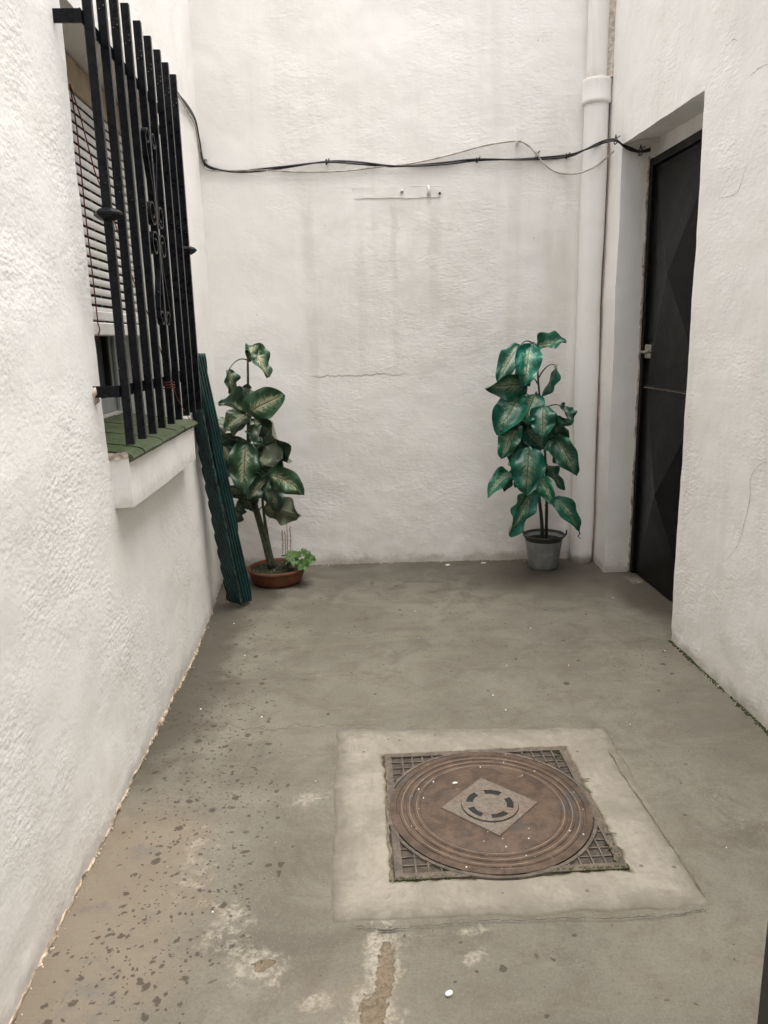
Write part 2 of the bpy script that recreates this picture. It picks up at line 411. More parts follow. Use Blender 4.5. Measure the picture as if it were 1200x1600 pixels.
def m_soil():
    g = G('mossy_soil'); n = g.noise(60, 5, 0.7); vo = g.voro(85, out=None)
    c = g.mix(g.rng(n, 0.35, 0.65), (0.010, 0.010, 0.006), (0.035, 0.045, 0.014))
    sc = g.n('ShaderNodeSeparateColor'); g.put(sc.inputs[0], vo.outputs['Color'])
    c = g.mix(g.mul(g.rng(vo.outputs['Distance'], 0.35, 0.25), g.mth('LESS_THAN', sc.outputs[0], 0.16)), c, (0.42, 0.38, 0.30))
    return g.out(c, 0.95, g.bump(n, 0.006))
M['soil'] = m_soil()
M['weed'] = simple('fresh_green_leaf', (0.045, 0.098, 0.014), 0.55, 0, 0.3, 60, 0.001)
M['spike'] = simple('dry_pink_stalk', (0.19, 0.10, 0.09), 0.9, 0, 0.3, 80)
def m_moss():
    g = G('moss'); n = g.noise(90, 5, 0.7)
    return g.out(g.mix(g.rng(n, 0.3, 0.7), (0.014, 0.018, 0.005), (0.052, 0.064, 0.014)), 0.95, g.bump(n, 0.004))
M['moss'] = m_moss()
M['chip'] = simple('white_paint_flake', (0.72, 0.69, 0.62), 0.8, 0, 0.15, 80)
M['crumb'] = simple('plaster_crumb', (0.52, 0.45, 0.35), 0.95, 0, 0.45, 45, 0.003)
M['flaked'] = simple('flaked_plaster_edge', (0.36, 0.29, 0.21), 0.95, 0, 0.6, 22, 0.003)
M['plug'] = simple('old_wall_plug', (0.45, 0.36, 0.28), 0.9, 0, 0.4, 90)
M['post'] = simple('dark_door_post_paint', (0.017, 0.016, 0.014), 0.4, 0, 0.2, 30)

def m_rust():
    g = G('rusty_cast_iron'); n = g.noise(18, 6, 0.7, 0.4); n2 = g.noise(110, 4, 0.65); x, y, z = g.xyz()
    c = g.mix(g.rng(n, 0.34, 0.66), (0.062, 0.041, 0.029), (0.128, 0.086, 0.058))
    c = g.mix(g.mul(g.rng(n2, 0.5, 0.75), 0.5), c, (0.050, 0.033, 0.022))
    c = g.mix(g.mul(g.rng(g.noise(7, 5, 0.7, 0.7), 0.55, 0.66), 0.65), c, (0.06, 0.062, 0.064))
    c = g.mix(g.mul(g.rng(g.noise(11, 6, 0.75, 0.6, vec=g.map(loc=(3, 1, 0))), 0.63, 0.70), 0.6), c, (0.36, 0.33, 0.22))
    vo = g.voro(42, out=None); sc = g.n('ShaderNodeSeparateColor'); g.put(sc.inputs[0], vo.outputs['Color'])
    c = g.mix(g.mul(g.rng(vo.outputs['Distance'], 0.13, 0.08), g.mth('LESS_THAN', sc.outputs[0], 0.12)), c, (0.7, 0.66, 0.55))
    c = g.mix(1.0, c, (0.76, 0.76, 0.76), 'MULTIPLY')
    return g.out(c, 0.62, g.bump(g.add(n2, g.mul(n, 0.6)), 0.0015), spec=0.3)
M['rust'] = m_rust()
def m_iron_grey():
    g = G('worn_grey_iron'); n = g.noise(60, 5, 0.7); st = g.n('ShaderNodeTexWave', bands_direction='DIAGONAL')
    st.inputs['Scale'].default_value = 48; st.inputs['Distortion'].default_value = 2.5; g.put(st.inputs['Vector'], g.co())
    c = g.mix(g.rng(n, 0.3, 0.7), (0.095, 0.075, 0.058), (0.165, 0.14, 0.112))
    c = g.mix(g.mul(g.rng(g.noise(12, 4, 0.7), 0.5, 0.7), 0.6), c, (0.13, 0.075, 0.05))
    return g.out(c, 0.55, g.bump(st.outputs['Fac'], 0.0012), spec=0.4)
M['iron_grey'] = m_iron_grey()
M['ridge'] = simple('dusty_iron_ridge', (0.16, 0.11, 0.075), 0.7, 0, 0.45, 14, 0.001)
M['iron_frame'] = simple('manhole_frame_iron', (0.085, 0.067, 0.050), 0.7, 0, 0.45, 40, 0.002)
M['frame_pit'] = simple('manhole_frame_dirt', (0.052, 0.040, 0.030), 0.95, 0, 0.5, 50, 0.003)

def m_cement():
    g = G('cement_patch'); n = g.noise(4.5, 8, 0.78, 0.6); n2 = g.noise(60, 5, 0.7)
    brush = g.noise(55, 3, 0.6, vec=g.map((1, 0.10, 1), (0, 0, 0.12)))
    e = g.attr('edge')
    c = g.mix(g.rng(n, 0.38, 0.62), (0.245, 0.226, 0.190), (0.335, 0.312, 0.266))
    c = g.mix(g.mul(g.rng(n2, 0.4, 0.75), 0.4), c, (0.22, 0.20, 0.16))
    c = g.mix(g.mul(g.rng(g.noise(5, 5, 0.7, vec=g.map(loc=(7, 2, 0))), 0.52, 0.68), 0.5), c, (0.205, 0.188, 0.152))
    em = g.rng(g.add(e, g.mul(g.sub(g.noise(14, 6, 0.75), 0.5), 1.1)), 0.50, -0.10)
    c = g.mix(g.mul(em, 0.97), c, (0.165, 0.151, 0.123))
    im = g.rng(g.add(g.attr('inner'), g.mul(g.sub(g.noise(22, 6, 0.75), 0.5), 0.5)), 0.28, 0.0)
    c = g.mix(g.mul(g.rng(g.noise(17, 6, 0.75, 0.5, vec=g.map(loc=(3, 3, 0))), 0.52, 0.70), 0.5), c, (0.185, 0.165, 0.13))
    c = g.mix(g.mul(g.rng(g.noise(180, 3, 0.7), 0.55, 0.75), 0.35), c, (0.16, 0.145, 0.115))
    c = g.mix(g.mul(g.rng(brush, 0.5, 0.72), 0.3), c, (0.22, 0.195, 0.15))
    c = g.mix(g.mul(im, 0.85), c, (0.16, 0.14, 0.09))
    vo = g.voro(24, out=None); sc = g.n('ShaderNodeSeparateColor'); g.put(sc.inputs[0], vo.outputs['Color'])
    sp = g.mul(g.rng(g.add(vo.outputs['Distance'], g.mul(n2, 0.12)), 0.22, 0.17), g.mth('LESS_THAN', sc.outputs[0], 0.16))
    c = g.mix(g.mul(sp, 0.75), c, (0.11, 0.085, 0.06))
    h = g.add(g.mul(brush, 0.6), g.add(g.mul(n2, 0.5), g.mul(n, 2.0)))
    c = g.mix(1.0, c, (0.78, 0.765, 0.74), 'MULTIPLY')
    return g.out(c, 0.9, g.bump(h, 0.0022), spec=0.25)
M['cement'] = m_cement()

def m_floor():
    g = G('stained_concrete'); x, y, z = g.xyz()
    n = g.noise(1.6, 6, 0.65, 0.5); n2 = g.noise(7, 6, 0.7, 0.6); n3 = g.noise(120, 4, 0.65); n4 = g.noise(26, 6, 0.75, 0.5)
    wsh = g.noise(5, 5, 0.65, vec=g.map((0.35, 1.3, 1)))
    c = g.mix(g.rng(n, 0.36, 0.66), (0.150, 0.138, 0.112), (0.205, 0.191, 0.158))
    c = g.mix(g.mul(g.rng(n2, 0.44, 0.66), 0.6), c, (0.128, 0.108, 0.084))
    c = g.mix(g.mul(g.rng(g.noise(3.1, 7, 0.72, 0.8, vec=g.map(loc=(1, 7, 0))), 0.50, 0.68), 0.65), c, (0.105, 0.093, 0.074))
    c = g.mix(g.mul(g.rng(g.noise(4.3, 7, 0.75, 0.4, vec=g.map((0.6, 1.4, 1), loc=(6, 3, 0))), 0.54, 0.70), 0.5), c, (0.245, 0.226, 0.184))
    c = g.mix(g.mul(g.rng(wsh, 0.5, 0.7), 0.45), c, (0.215, 0.196, 0.150))
    c = g.mix(g.mul(g.rng(n3, 0.42, 0.7), 0.38), c, (0.105, 0.094, 0.076))
    c = g.mix(g.mul(g.rng(g.noise(210, 3, 0.7, vec=g.map(loc=(2, 2, 0))), 0.5, 0.75), 0.35), c, (0.29, 0.268, 0.222))
    c = g.mix(g.mul(g.rng(g.noise(48, 5, 0.7, vec=g.map(loc=(5, 1, 0))), 0.55, 0.72), 0.35), c, (0.115, 0.098, 0.077))
    # shade by the back wall painted into the colour, grime along the left wall
    shade_grime = g.rng(g.add(g.attr('shade_grime'), g.mul(g.sub(n2, 0.5), 0.9)), 0.15, 0.7)
    c = g.mix(g.mul(shade_grime, 0.70), c, (0.066, 0.056, 0.043))
    tan = g.rng(g.add(g.attr('tan'), g.mul(g.sub(n2, 0.5), 1.1)), 0.25, 0.85)
    c = g.mix(g.mul(tan, 0.50), c, (0.255, 0.205, 0.148))
    blu = g.mul(g.attr('tan'), g.rng(g.noise(6, 5, 0.7, vec=g.map(loc=(4, 9, 0))), 0.54, 0.68))
    c = g.mix(g.mul(blu, 0.55), c, (0.135, 0.132, 0.125))
    # efflorescence with bare brown cores
    pf = g.add(g.attr('pale'), g.mul(g.sub(n4, 0.5), 1.5)); pf = g.add(pf, g.mul(g.sub(n2, 0.5), 0.8))
    pale = g.mul(g.rng(pf, 0.40, 0.85), g.rng(g.noise(75, 5, 0.75), 0.34, 0.56))
    c = g.mix(g.mul(pale, 0.80), c, (0.40, 0.37, 0.305))
    brf = g.add(g.attr('brown'), g.mul(g.sub(n4, 0.5), 1.3))
    brown = g.rng(brf, 0.55, 0.66)
    c = g.mix(g.mul(brown, 0.85), c, g.mix(g.rng(n3, 0.3, 0.7), (0.105, 0.076, 0.044), (0.20, 0.152, 0.098)))
    # drip spots
    dist = g.n('ShaderNodeVectorMath', operation='ADD'); g.put(dist.inputs[0], g.co())
    sc0 = g.n('ShaderNodeVectorMath', operation='SCALE'); g.put(sc0.inputs[0], g.noise(30, 3, 0.6, col=True)); sc0.inputs['Scale'].default_value = 0.034
    g.put(dist.inputs[1], sc0.outputs[0])
    dv = dist.outputs[0]
    tot = None
    for (sc_, r0, pr, off) in ((18, 0.27, 0.55, 0), (29, 0.30, 0.5, 1.9), (43, 0.34, 0.6, 3.3), (80, 0.38, 0.5, 7.7)):
        vo = g.voro(sc_, vec=g.map(loc=(off, off * 2, 0), vec=dv), out=None)
        s = g.n('ShaderNodeSeparateColor'); g.put(s.inputs[0], vo.outputs['Color'])
        rad = g.mul(g.add(g.mul(g.mul(s.outputs[1], s.outputs[1]), 0.8), 0.28), r0)
        m = g.mul(g.rng(g.sub(vo.outputs['Distance'], rad), 0.05, -0.05), g.mth('LESS_THAN', s.outputs[0], g.mul(g.attr('spots'), pr)))
        tot = m if tot is None else g.mth('MAXIMUM', tot, m)
    c = g.mix(g.mul(tot, 0.78), c, (0.050, 0.038, 0.028))
    # scattered pale grit
    vo = g.voro(36, out=None); s = g.n('ShaderNodeSeparateColor'); g.put(s.inputs[0], vo.outputs['Color'])
    c = g.mix(g.mul(g.rng(vo.outputs['Distance'], 0.07, 0.045), g.mth('LESS_THAN', s.outputs[0], 0.025)), c, (0.45, 0.42, 0.35))
    # hairline crack running in from the left
    zc = g.add(2.50, g.mul(g.sub(g.noise(5, 5, 0.65, vec=g.map((1, 0, 0))), 0.5), 0.28))
    ln = g.mul(g.rng(g.mth('ABSOLUTE', g.sub(y, zc)), 0.004, 0.0012), g.rng(x, 0.15, -0.1))
    c = g.mix(g.mul(ln, 0.6), c, (0.09, 0.075, 0.055))
    # roller marks
    wv = g.n('ShaderNodeTexWave', bands_direction='X'); wv.inputs['Scale'].default_value = 34; wv.inputs['Distortion'].default_value = 0.6
    wv.inputs['Detail Scale'].default_value = 3; g.put(wv.inputs['Vector'], g.co())
    wv2 = g.n('ShaderNodeTexWave', bands_direction='Y'); wv2.inputs['Scale'].default_value = 34; wv2.inputs['Distortion'].default_value = 0.6
    g.put(wv2.inputs['Vector'], g.co())
    kn = g.mul(g.add(wv.outputs['Fac'], wv2.outputs['Fac']), g.rng(g.noise(2.2, 3, 0.6, vec=g.map(loc=(2, 5, 0))), 0.45, 0.62))
    h = g.add(g.mul(kn, 0.2), g.add(g.mul(n3, 0.5), g.mul(n4, 0.9)))
    h = g.sub(h, g.mul(brown, 1.2))
    rough = g.rng(shade_grime, 0, 1, 0.78, 0.5)
    c = g.mix(1.0, c, (0.765, 0.755, 0.73), 'MULTIPLY')
    return g.out(c, rough, g.bump(h, 0.0018), spec=0.3)
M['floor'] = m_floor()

# ------------------------------------------------------------------ setting: floor
def blob(P, x, y, rx, ry, rot=0.0):
    dx, dy = P[:, 0] - x, P[:, 1] - y; c, s = math.cos(rot), math.sin(rot)
    u, v = (dx * c + dy * s) / rx, (-dx * s + dy * c) / ry
    return np.exp(-(u * u + v * v))
def set_attr(o, name, a):
    at = o.data.attributes.new(name, 'FLOAT', 'POINT'); at.data.foreach_set('value', np.asarray(a, np.float32))

def make_floor():
    xs = [-30, -8, -3, -1.6] + ticks([-1.2, 1.9], 0.02) + [3, 8, 30]
    ys = [-30, -8, -4, -1] + ticks([-0.2, 0.8], 0.05) + ticks([0.82, 4.8], 0.02) + [6, 12, 30]
    mb = MB(); mb.sheet(lambda x, y: (x, y, 0), xs, ys)
    P = np.array(mb.v)
    inside = (np.abs(P[:, 0] - 0.35) < 1.6) & (P[:, 1] > 0) & (P[:, 1] < 4.8)
    P[:, 2] = np.where(inside, fbm(P, 1.7, 3, 5.0) * 0.006 - 0.002, 0)
    mb.v = [tuple(p) for p in P]
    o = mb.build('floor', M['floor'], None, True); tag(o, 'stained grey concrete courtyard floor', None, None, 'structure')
    X, Y = P[:, 0], P[:, 1]
    sp = np.clip(1.25 - np.abs(X + 0.50 - 0.04 * np.sin(Y * 4)) / 0.21, 0, 1) * np.clip((4.0 - Y) / 1.6, 0.0, 1) 
    sp = np.clip(sp, 0, 1) * 1.25
    sp = np.maximum(sp, 0.34 * blob(P, 1.20, 2.92, 0.22, 0.16)); sp = np.maximum(sp, 0.08 * blob(P, 0.35, 3.5, 0.9, 0.6))
    sp = np.maximum(sp, 0.12 * blob(P, 0.38, 1.42, 0.28, 0.10)); sp = np.maximum(sp, 0.02)
    set_attr(o, 'spots', sp)
    shade_grime = 0.85 * np.clip((Y - 3.45) / 0.8, 0, 1) * (0.6 + 0.4 * np.clip((X - 0.2) / 1.0, 0, 1))  # shade of the far floor, painted darker towards the back wall
    shade_grime = np.maximum(shade_grime, 0.95 * np.clip(1 - (X + 0.74) / 0.34, 0, 1) * np.clip((Y - 1.95) / 0.5, 0, 1))
    shade_grime = np.maximum(shade_grime, 0.9 * blob(P, 1.15, 4.2, 0.35, 0.3)); shade_grime = np.maximum(shade_grime, 0.8 * blob(P, 1.52, 3.75, 0.2, 0.5))
    shade_grime = np.maximum(shade_grime, 0.95 * blob(P, -0.62, 3.95, 0.22, 0.3))
    set_attr(o, 'shade_grime', shade_grime)
    tan = 1.15 * np.clip(1.15 - (X + 0.72) / 0.42, 0, 1) * np.clip((2.25 - Y) / 0.35, 0, 1)
    tan = np.maximum(tan, 0.6 * blob(P, -0.02, 1.25, 0.2, 0.25)); tan = np.maximum(tan, 0.45 * blob(P, -0.52, 3.65, 0.2, 0.12))
    set_attr(o, 'tan', tan)
    pale = np.zeros(len(P))
    for b in ((0.03, 1.43, 0.055, 0.16, -0.1, .95), (0.0, 1.28, 0.09, 0.1, 0, .85), (-0.17, 2.06, 0.09, 0.05, .3, .75), (-0.26, 1.44, 0.10, 0.09, 0, .75), (0.24, 1.43, 0.07, 0.035, .5, .75),
              (0.25, 1.5, 0.07, 0.025, 0, .75), (0.10, 1.5, 0.06, 0.03, 0, .6), (-0.1, 1.33, 0.07, 0.05, 0, .6), (-0.33, 1.55, 0.1, 0.12, 0, .7), (-0.45, 1.8, 0.1, 0.25, 0, .55), (1.55, 4.0, 0.06, 0.12, 0, .7), (1.05, 1.9, 0.12, 0.25, 0, .35)):
        pale = np.maximum(pale, b[5] * blob(P, *b[:5]))
    set_attr(o, 'pale', pale)
    br = np.zeros(len(P))
    for b in ((0.74, 2.725, 0.16, 0.022, 0.1, .60), (1.03, 2.76, 0.07, 0.02, 0, .55), (0.30, 3.02, 0.08, 0.03, 0, .45), (1.22, 2.95, 0.06, 0.02, 0, .5), (-0.5, 3.68, 0.07, 0.03, 0, .5), (0.9, 4.3, 0.2, 0.06, 0, .55), (0.035, 1.40, 0.030, 0.13, -0.12, .95), (0.0, 1.29, 0.045, 0.07, 0, .85), (-0.235, 1.435, 0.045, 0.022, .2, .95), (-0.255, 1.355, 0.025, 0.015, 0, .8), (-0.16, 2.07, 0.04, 0.02, 0, .7), (-0.34, 1.40, 0.05, 0.012, .3, .7)):
        br = np.maximum(br, b[5] * blob(P, *b[:5]))
    set_attr(o, 'brown', br)
    return o
make_floor()

# cement collar round the manhole
def make_collar():
    cx, cy, H = 0.372, 1.968, 0.303
    out = np.array([(-0.090, 1.545), (0.828, 1.530), (0.853, 2.392), (-0.092, 2.468)])
    inn = np.array([(cx - H, cy - H), (cx + H, cy - H), (cx + H, cy + H), (cx - H, cy + H)])
    NR, NS = 26, 60; mb = MB(); vs, edge, inner = [], [], []
    for i in range(NR + 1):
        t = i / NR
        for k in range(4):
            a_o, b_o, a_i, b_i = out[k], out[(k+1) % 4], inn[k], inn[(k+1) % 4]
            for j in range(NS):
                s = j / NS; po, pi_ = a_o + (b_o - a_o) * s, a_i + (b_i - a_i) * s
                jo = np.array([perlin(np.array([[po[0]*9, po[1]*9, 3.]]))[0], perlin(np.array([[po[0]*9, po[1]*9, 8.]]))[0]]) * 0.018 \
                   + np.array([perlin(np.array([[po[0]*40, po[1]*40, 3.]]))[0], perlin(np.array([[po[0]*40, po[1]*40, 8.]]))[0]]) * 0.010
                ji = np.array([perlin(np.array([[pi_[0]*25, pi_[1]*25, 5.]]))[0], perlin(np.array([[pi_[0]*25, pi_[1]*25, 9.]]))[0]]) * 0.016 \
                   + np.array([perlin(np.array([[pi_[0]*70, pi_[1]*70, 5.]]))[0], perlin(np.array([[pi_[0]*70, pi_[1]*70, 9.]]))[0]]) * 0.008
                p = (po + jo) * (1 - t) + (pi_ + ji) * t
                z = 0.0006 + 0.005 * min(1, (t / 0.22)) ** 0.8
                z += perlin(np.array([[p[0]*6, p[1]*6, 1.]]))[0] * 0.003 * min(1, t*4)
                if i == 0: z = -0.006
                vs.append((p[0], p[1], z)); edge.append(t); inner.append(1 - t)
    # lip going down into the frame recess
    n4 = 4 * NS
    for q in range(n4):
        x, y, z = vs[NR * n4 + q]; vs.append((x, y, -0.004)); edge.append(1); inner.append(0)
    fs = [(i*n4+q, i*n4+(q+1) % n4, (i+1)*n4+(q+1) % n4, (i+1)*n4+q) for i in range(NR + 1) for q in range(n4)]
    mb.add(vs, fs); o = mb.build('cement_patch', M['cement'], None, True)
    set_attr(o, 'edge', edge); set_attr(o, 'inner', np.clip(np.array(inner) * 3.5, 0, 1)); 
    tag(o, 'pale smeared cement collar round the manhole', None, None, 'structure')
make_collar()

# ------------------------------------------------------------------ walls
def catmull(pts, k=8):
    P = [np.asarray(p, float) for p in pts]; P = [2 * P[0] - P[1]] + P + [2 * P[-1] - P[-2]]; out = []
    for i in range(1, len(P) - 2):
        for j in range(k):
            t = j / k; a, b, c, d = P[i-1], P[i], P[i+1], P[i+2]
            out.append(0.5 * ((2*b) + (-a + c) * t + (2*a - 5*b + 4*c - d) * t*t + (-a + 3*b - 3*c + d) * t**3))
    return out + [P[-2]]
TOP = 4.7
def xl(y): return -0.735 - max(0.0, y - 3.3) * 0.043
def dz_(y, z): return z + 0.042 * max(0, min(1, (y - 3.14) / 1.01)) * max(0, 1 - abs(z - 2.25) / 1.2)
def xr(y): return 1.40 + max(0.0, y - 3.14) * 0.034
def yb(x): return 4.517 - 0.0336 * x
WOB = lambda V: wobble(V)
def base_rough(V):
    V = wobble(V)
    k = np.clip(1 - V[:, 2] / 0.10, 0, 1)
    V[:, 0] += fbm(V, 22, 2, 3.3) * 0.010 * k; V[:, 1] += fbm(V, 22, 2, 8.3) * 0.010 * k
    return V

OY0, OY1, OZ0, OZ1 = 2.295, 3.33, 1.02, 2.268      # window opening
WX = -1.0                                           # window plane
lw = thing('left_wall', 'roughcast white wall with the barred window, left of the courtyard', 'wall', (0, 0, 0))
mb = MB()
ys = ticks([-0.12, 0.95, OY0, OY1, 4.62], 0.025); zs = ticks([-0.03, OZ0, OZ1, TOP], 0.025)
mb.sheet(lambda y, z: (xl(y), y, z), ys, zs, lambda y, z: OY0 < y < OY1 and OZ0 < z < OZ1)
zr = ticks([OZ0, OZ1], 0.025); yr = ticks([OY0, OY1], 0.025); xx = ticks([WX - 0.02, -0.735], 0.025)
mb.sheet(lambda x, z: (x if x < -0.736 else xl(OY1), OY1, z), xx, zr)
mb.sheet(lambda x, z: (x, OY0, z), xx, zr, flip=True)
mb.sheet(lambda x, y: (x if x < -0.736 else xl(y), y, OZ1), xx, yr, flip=True)
mb.sheet(lambda x, y: (x, y, OZ0 - 0.02), xx, yr)
wall_l = mb.build('wall_face', M['plaster_left'], lw, True, base_rough)
# back of the wall and the dim room behind the glass
mb = MB(); mb.box((-1.10, -0.12, 0), (-1.03, OY0 - 0.02, TOP)); mb.box((-1.10, OY1 + 0.02, 0), (-1.03, 4.62, TOP))
mb.box((-1.10, OY0 - 0.02, 0), (-1.03, OY1 + 0.02, OZ0 - 0.04)); mb.box((-1.10, OY0 - 0.02, OZ1 + 0.02), (-1.03, OY1 + 0.02, TOP))
mb.build('wall_core', M['room'], lw)
mb = MB()
mb.box((-2.2, 1.6, 0.6), (-2.15, 4.0, 2.6)); mb.box((-2.15, 1.6, 0.6), (-1.101, 1.65, 2.6)); mb.box((-2.15, 3.95, 0.6), (-1.101, 4.0, 2.6))
mb.box((-2.15, 1.65, 0.6), (-1.101, 3.95, 0.65)); mb.box((-2.15, 1.65, 2.55), (-1.101, 3.95, 2.6))
mb.build('dim_room', M['room'], lw)

bwall = thing('back_wall', 'white rendered wall at the end of the courtyard, streaked and cracked', 'wall', (0, 0, 0))
mb = MB(); mb.sheet(lambda x, z: (x, yb(x), z), ticks([-0.85, 1.60], 0.022), ticks([-0.03, TOP], 0.022))
mb.build('wall_face', M['plaster_back'], bwall, True, base_rough)
mb = MB(); mb.box((-1.1, 4.60, 0), (1.9, 4.75, TOP)); mb.build('wall_core', M['room'], bwall)
# patched strip where a shelf was fixed
mb = MB()
pa, pb = atY(551, 297, 4.5), atY(690, 309, 4.5)
us = ticks([pa[0], pb[0]], 0.02); vs_ = ticks([2.115, 2.172], 0.012)
mb.sheet(lambda x, z: (x, yb(x) - 0.0035 * math.sin(PI * min(1, max(0, (x - pa[0]) / 0.04)) / 2), z), us, vs_)
V0 = np.array(mb.v); V0[:, 2] += fbm(V0, 20, 2) * 0.006; V0[:, 1] += fbm(V0, 14, 2) * 0.003; mb.v = [tuple(p) for p in V0]
mb.sheet(lambda x, z: (x, yb(x) - 0.0035 + z, 2.172), us, [0, 0.012])
mb.build('plaster_patch', M['plaster_back'], bwall, True, WOB)

DY0, DY1, DXI, DZ = 3.14, 4.15, 1.612, 2.25         # door recess
rw = thing('right_wall', 'white roughcast wall around the black door, right of the courtyard', 'wall', (0, 0, 0))
mb = MB()
ys = ticks([-0.12, 0.95, DY0, DY1, 4.56], 0.025); zs = ticks([-0.03, DZ, TOP], 0.025)
mb.sheet(lambda y, z: (xr(y), y, dz_(y, z)), ys, zs, lambda y, z: DY0 < y < DY1 and z < DZ, flip=True)
zr = ticks([-0.03, DZ], 0.025); tx = ticks([0, 1], 0.12)
def soff(t, y=3.14): return DZ + 0.042 * max(0, min(1, (y - DY0) / (DY1 - DY0))) + 0.04 * t
mb.sheet(lambda t, q: (xr(DY1) + (DXI + 0.02 - xr(DY1)) * t, DY1 + 0.02 * t, -0.03 + (soff(t, DY1) + 0.03) * q), tx, ticks([0, 1], 0.012))
mb.sheet(lambda t, q: (xr(DY0) + (DXI + 0.02 - xr(DY0)) * t, DY0, -0.03 + (soff(t) + 0.03) * q), tx, ticks([0, 1], 0.012), flip=True)
mb.sheet(lambda t, y: (xr(y) + (DXI + 0.02 - xr(y)) * t, y + 0.02 * t * (y > 4.14), soff(t, y)), tx, ticks([DY0, DY1], 0.025))
mb.sheet(lambda y, z: (DXI + 0.02, y, z), ticks([DY0, DY1 + 0.03], 0.03), ticks([0, soff(1, DY1)], 0.03), flip=True)
mb.build('wall_face', M['plaster_right'], rw, True, base_rough)
mb = MB(); mb.box((1.70, -0.12, 0), (1.85, 4.6, TOP)); mb.build('wall_core', M['room'], rw)

def crack(pts, parent, nrm, w, name='crack'):
    P = catmull(pts, 10); m_ = MB(); vs = []
    for i, p in enumerate(P):
        tg = _n(P[min(i+1, len(P)-1)] - P[max(i-1, 0)]); sd_ = _n(np.cross(tg, nrm)); k = 0.4 + 0.6 * math.sin(PI * (i + 1) / (len(P) + 1))
        j = np.array([perlin(np.array([[i * 0.45, 3.3 * q, len(pts)]]))[0] for q in (1, 2, 3)]) * w * 3.5; j -= nrm * (j @ nrm)
        vs += [p + j + sd_ * w * k * random.uniform(.4, 1.2) + nrm * 0.0016, p + j - sd_ * w * k * random.uniform(.4, 1.2) + nrm * 0.0016]
    m_.add(vs, [(2*i, 2*i+1, 2*i+3, 2*i+2) for i in range(len(P) - 1)])
    return m_.build(name, M['crackm'], parent, False, WOB)
NX = np.array([-1., 0, 0])
for px_ in ([(1198, 720), (1185, 728), (1174, 744), (1172, 775), (1167, 802), (1158, 835), (1150, 856), (1137, 874)], [(1200, 101), (1187, 106), (1178, 113), (1170, 119)],
            [(1168, 255), (1158, 282), (1148, 303), (1122, 311)], [(1143, 65), (1146, 61), (1152, 64)]):
    crack([on(a, b, 0, 1.40) for a, b in px_], rw, NX, 0.0013)

mb = MB(); P = []; yy_ = ticks([1.0, 3.8], 0.006)
for y in yy_:
    q = np.array([[y * 7, 1.7, 2.2]]); q2 = np.array([[y * 45, 4.7, 2.2]])
    hh = max(0.001, 0.006 + 0.016 * perlin(q)[0] + 0.011 * perlin(q2)[0]); ww = max(0.001, 0.004 + 0.009 * perlin(q + 3.3)[0] + 0.008 * perlin(q2 + 1.9)[0])
    P += [(xl(y) + ww, y, -0.004), (xl(y) + 0.6 * ww + 0.002, y, 0.5 * hh), (xl(y) + 0.002, y, hh), (xl(y) - 0.01, y, hh + 0.002)]
mb.grid(P, len(yy_), 4); mb.build('flaked_edge', M['flaked'], lw, False, base_rough)
# unseen house wall and doorway behind the camera, added to shape the light
hw = thing('house_wall', 'unseen white house wall with the open doorway, facing the courtyard', 'wall', (0, 0, 0))
mb = MB()
for a, b in (((-1.1, -0.28, 0), (-0.60, -0.125, 2.38)), ((0.70, -0.28, 0), (1.85, -0.125, 2.38)), ((-0.60, -0.28, 2.22), (0.70, -0.125, 2.38))): mb.box(a, b)
mb.build('wall_face', M['plaster_smooth'], hw)
mb = MB()
mb.box((-1.15, -3.6, -0.05), (-1.1, -0.281, 2.36)); mb.box((1.85, -3.6, -0.05), (1.9, -0.281, 2.36)); mb.box((-1.1, -3.6, -0.05), (1.85, -3.55, 2.36)); mb.box((-1.1, -3.55, 2.31), (1.85, -0.281, 2.36))
mb.build('dark_hall_box', M['dark_hall_box'], hw)  # unseen dark box added behind the doorway to keep skylight out
t = thing('post', 'slim dark painted post standing at the lower right edge, nearest of all', 'post', (0.63, 0.9, 0))
mb = MB(); mb.cbox((0.600, 0.85, 0.0), (0.664, 0.953, 1.1), 0.004); mb.build('shaft', M['post'], t)
mb = MB(); mb.cbox((0.612, 0.842, 0.0), (0.652, 0.849, 1.1), 0.001); mb.build('stop_strip', M['post'], t)

# window sill
ws = thing('window_sill', 'projecting white sill with green glazed tiles under the barred window', 'window sill', (-0.70, 2.8, 0.85))
SX, SY0, SY1 = -0.678, 2.305, 3.285
mb = MB(); mb.sheet(lambda y, z: (SX, y, 0.862 + 0.155 * z), ticks([SY0, SY1], 0.03), ticks([0, 1], 0.12))
mb.sheet(lambda x, z: (x, SY0, 0.862 + 0.155 * z), ticks([-0.76, SX], 0.02), ticks([0, 1], 0.12), flip=False)
mb.sheet(lambda x, z: (x, SY1, 0.862 + 0.155 * z), ticks([-0.76, SX], 0.02), ticks([0, 1], 0.12), flip=True)
mb.sheet(lambda x, y: (x, y, 0.862), ticks([-0.76, SX], 0.02), ticks([SY0, SY1], 0.03), flip=True)
mb.sheet(lambda x, y: (x, y, 1.017), ticks([-0.76, SX], 0.02), ticks([SY0, SY1], 0.03))
mb.build('apron', M['plaster_smooth'], ws, True, lambda V: wobble(V, 0.006, 0.0015))
def sill_z(x): return 1.034 + (-0.68 - x) * 0.13
mb = MB(); nt = 8; bl = (SY1 + 0.03 - SY0 - 0.004) / nt
gm = MB()
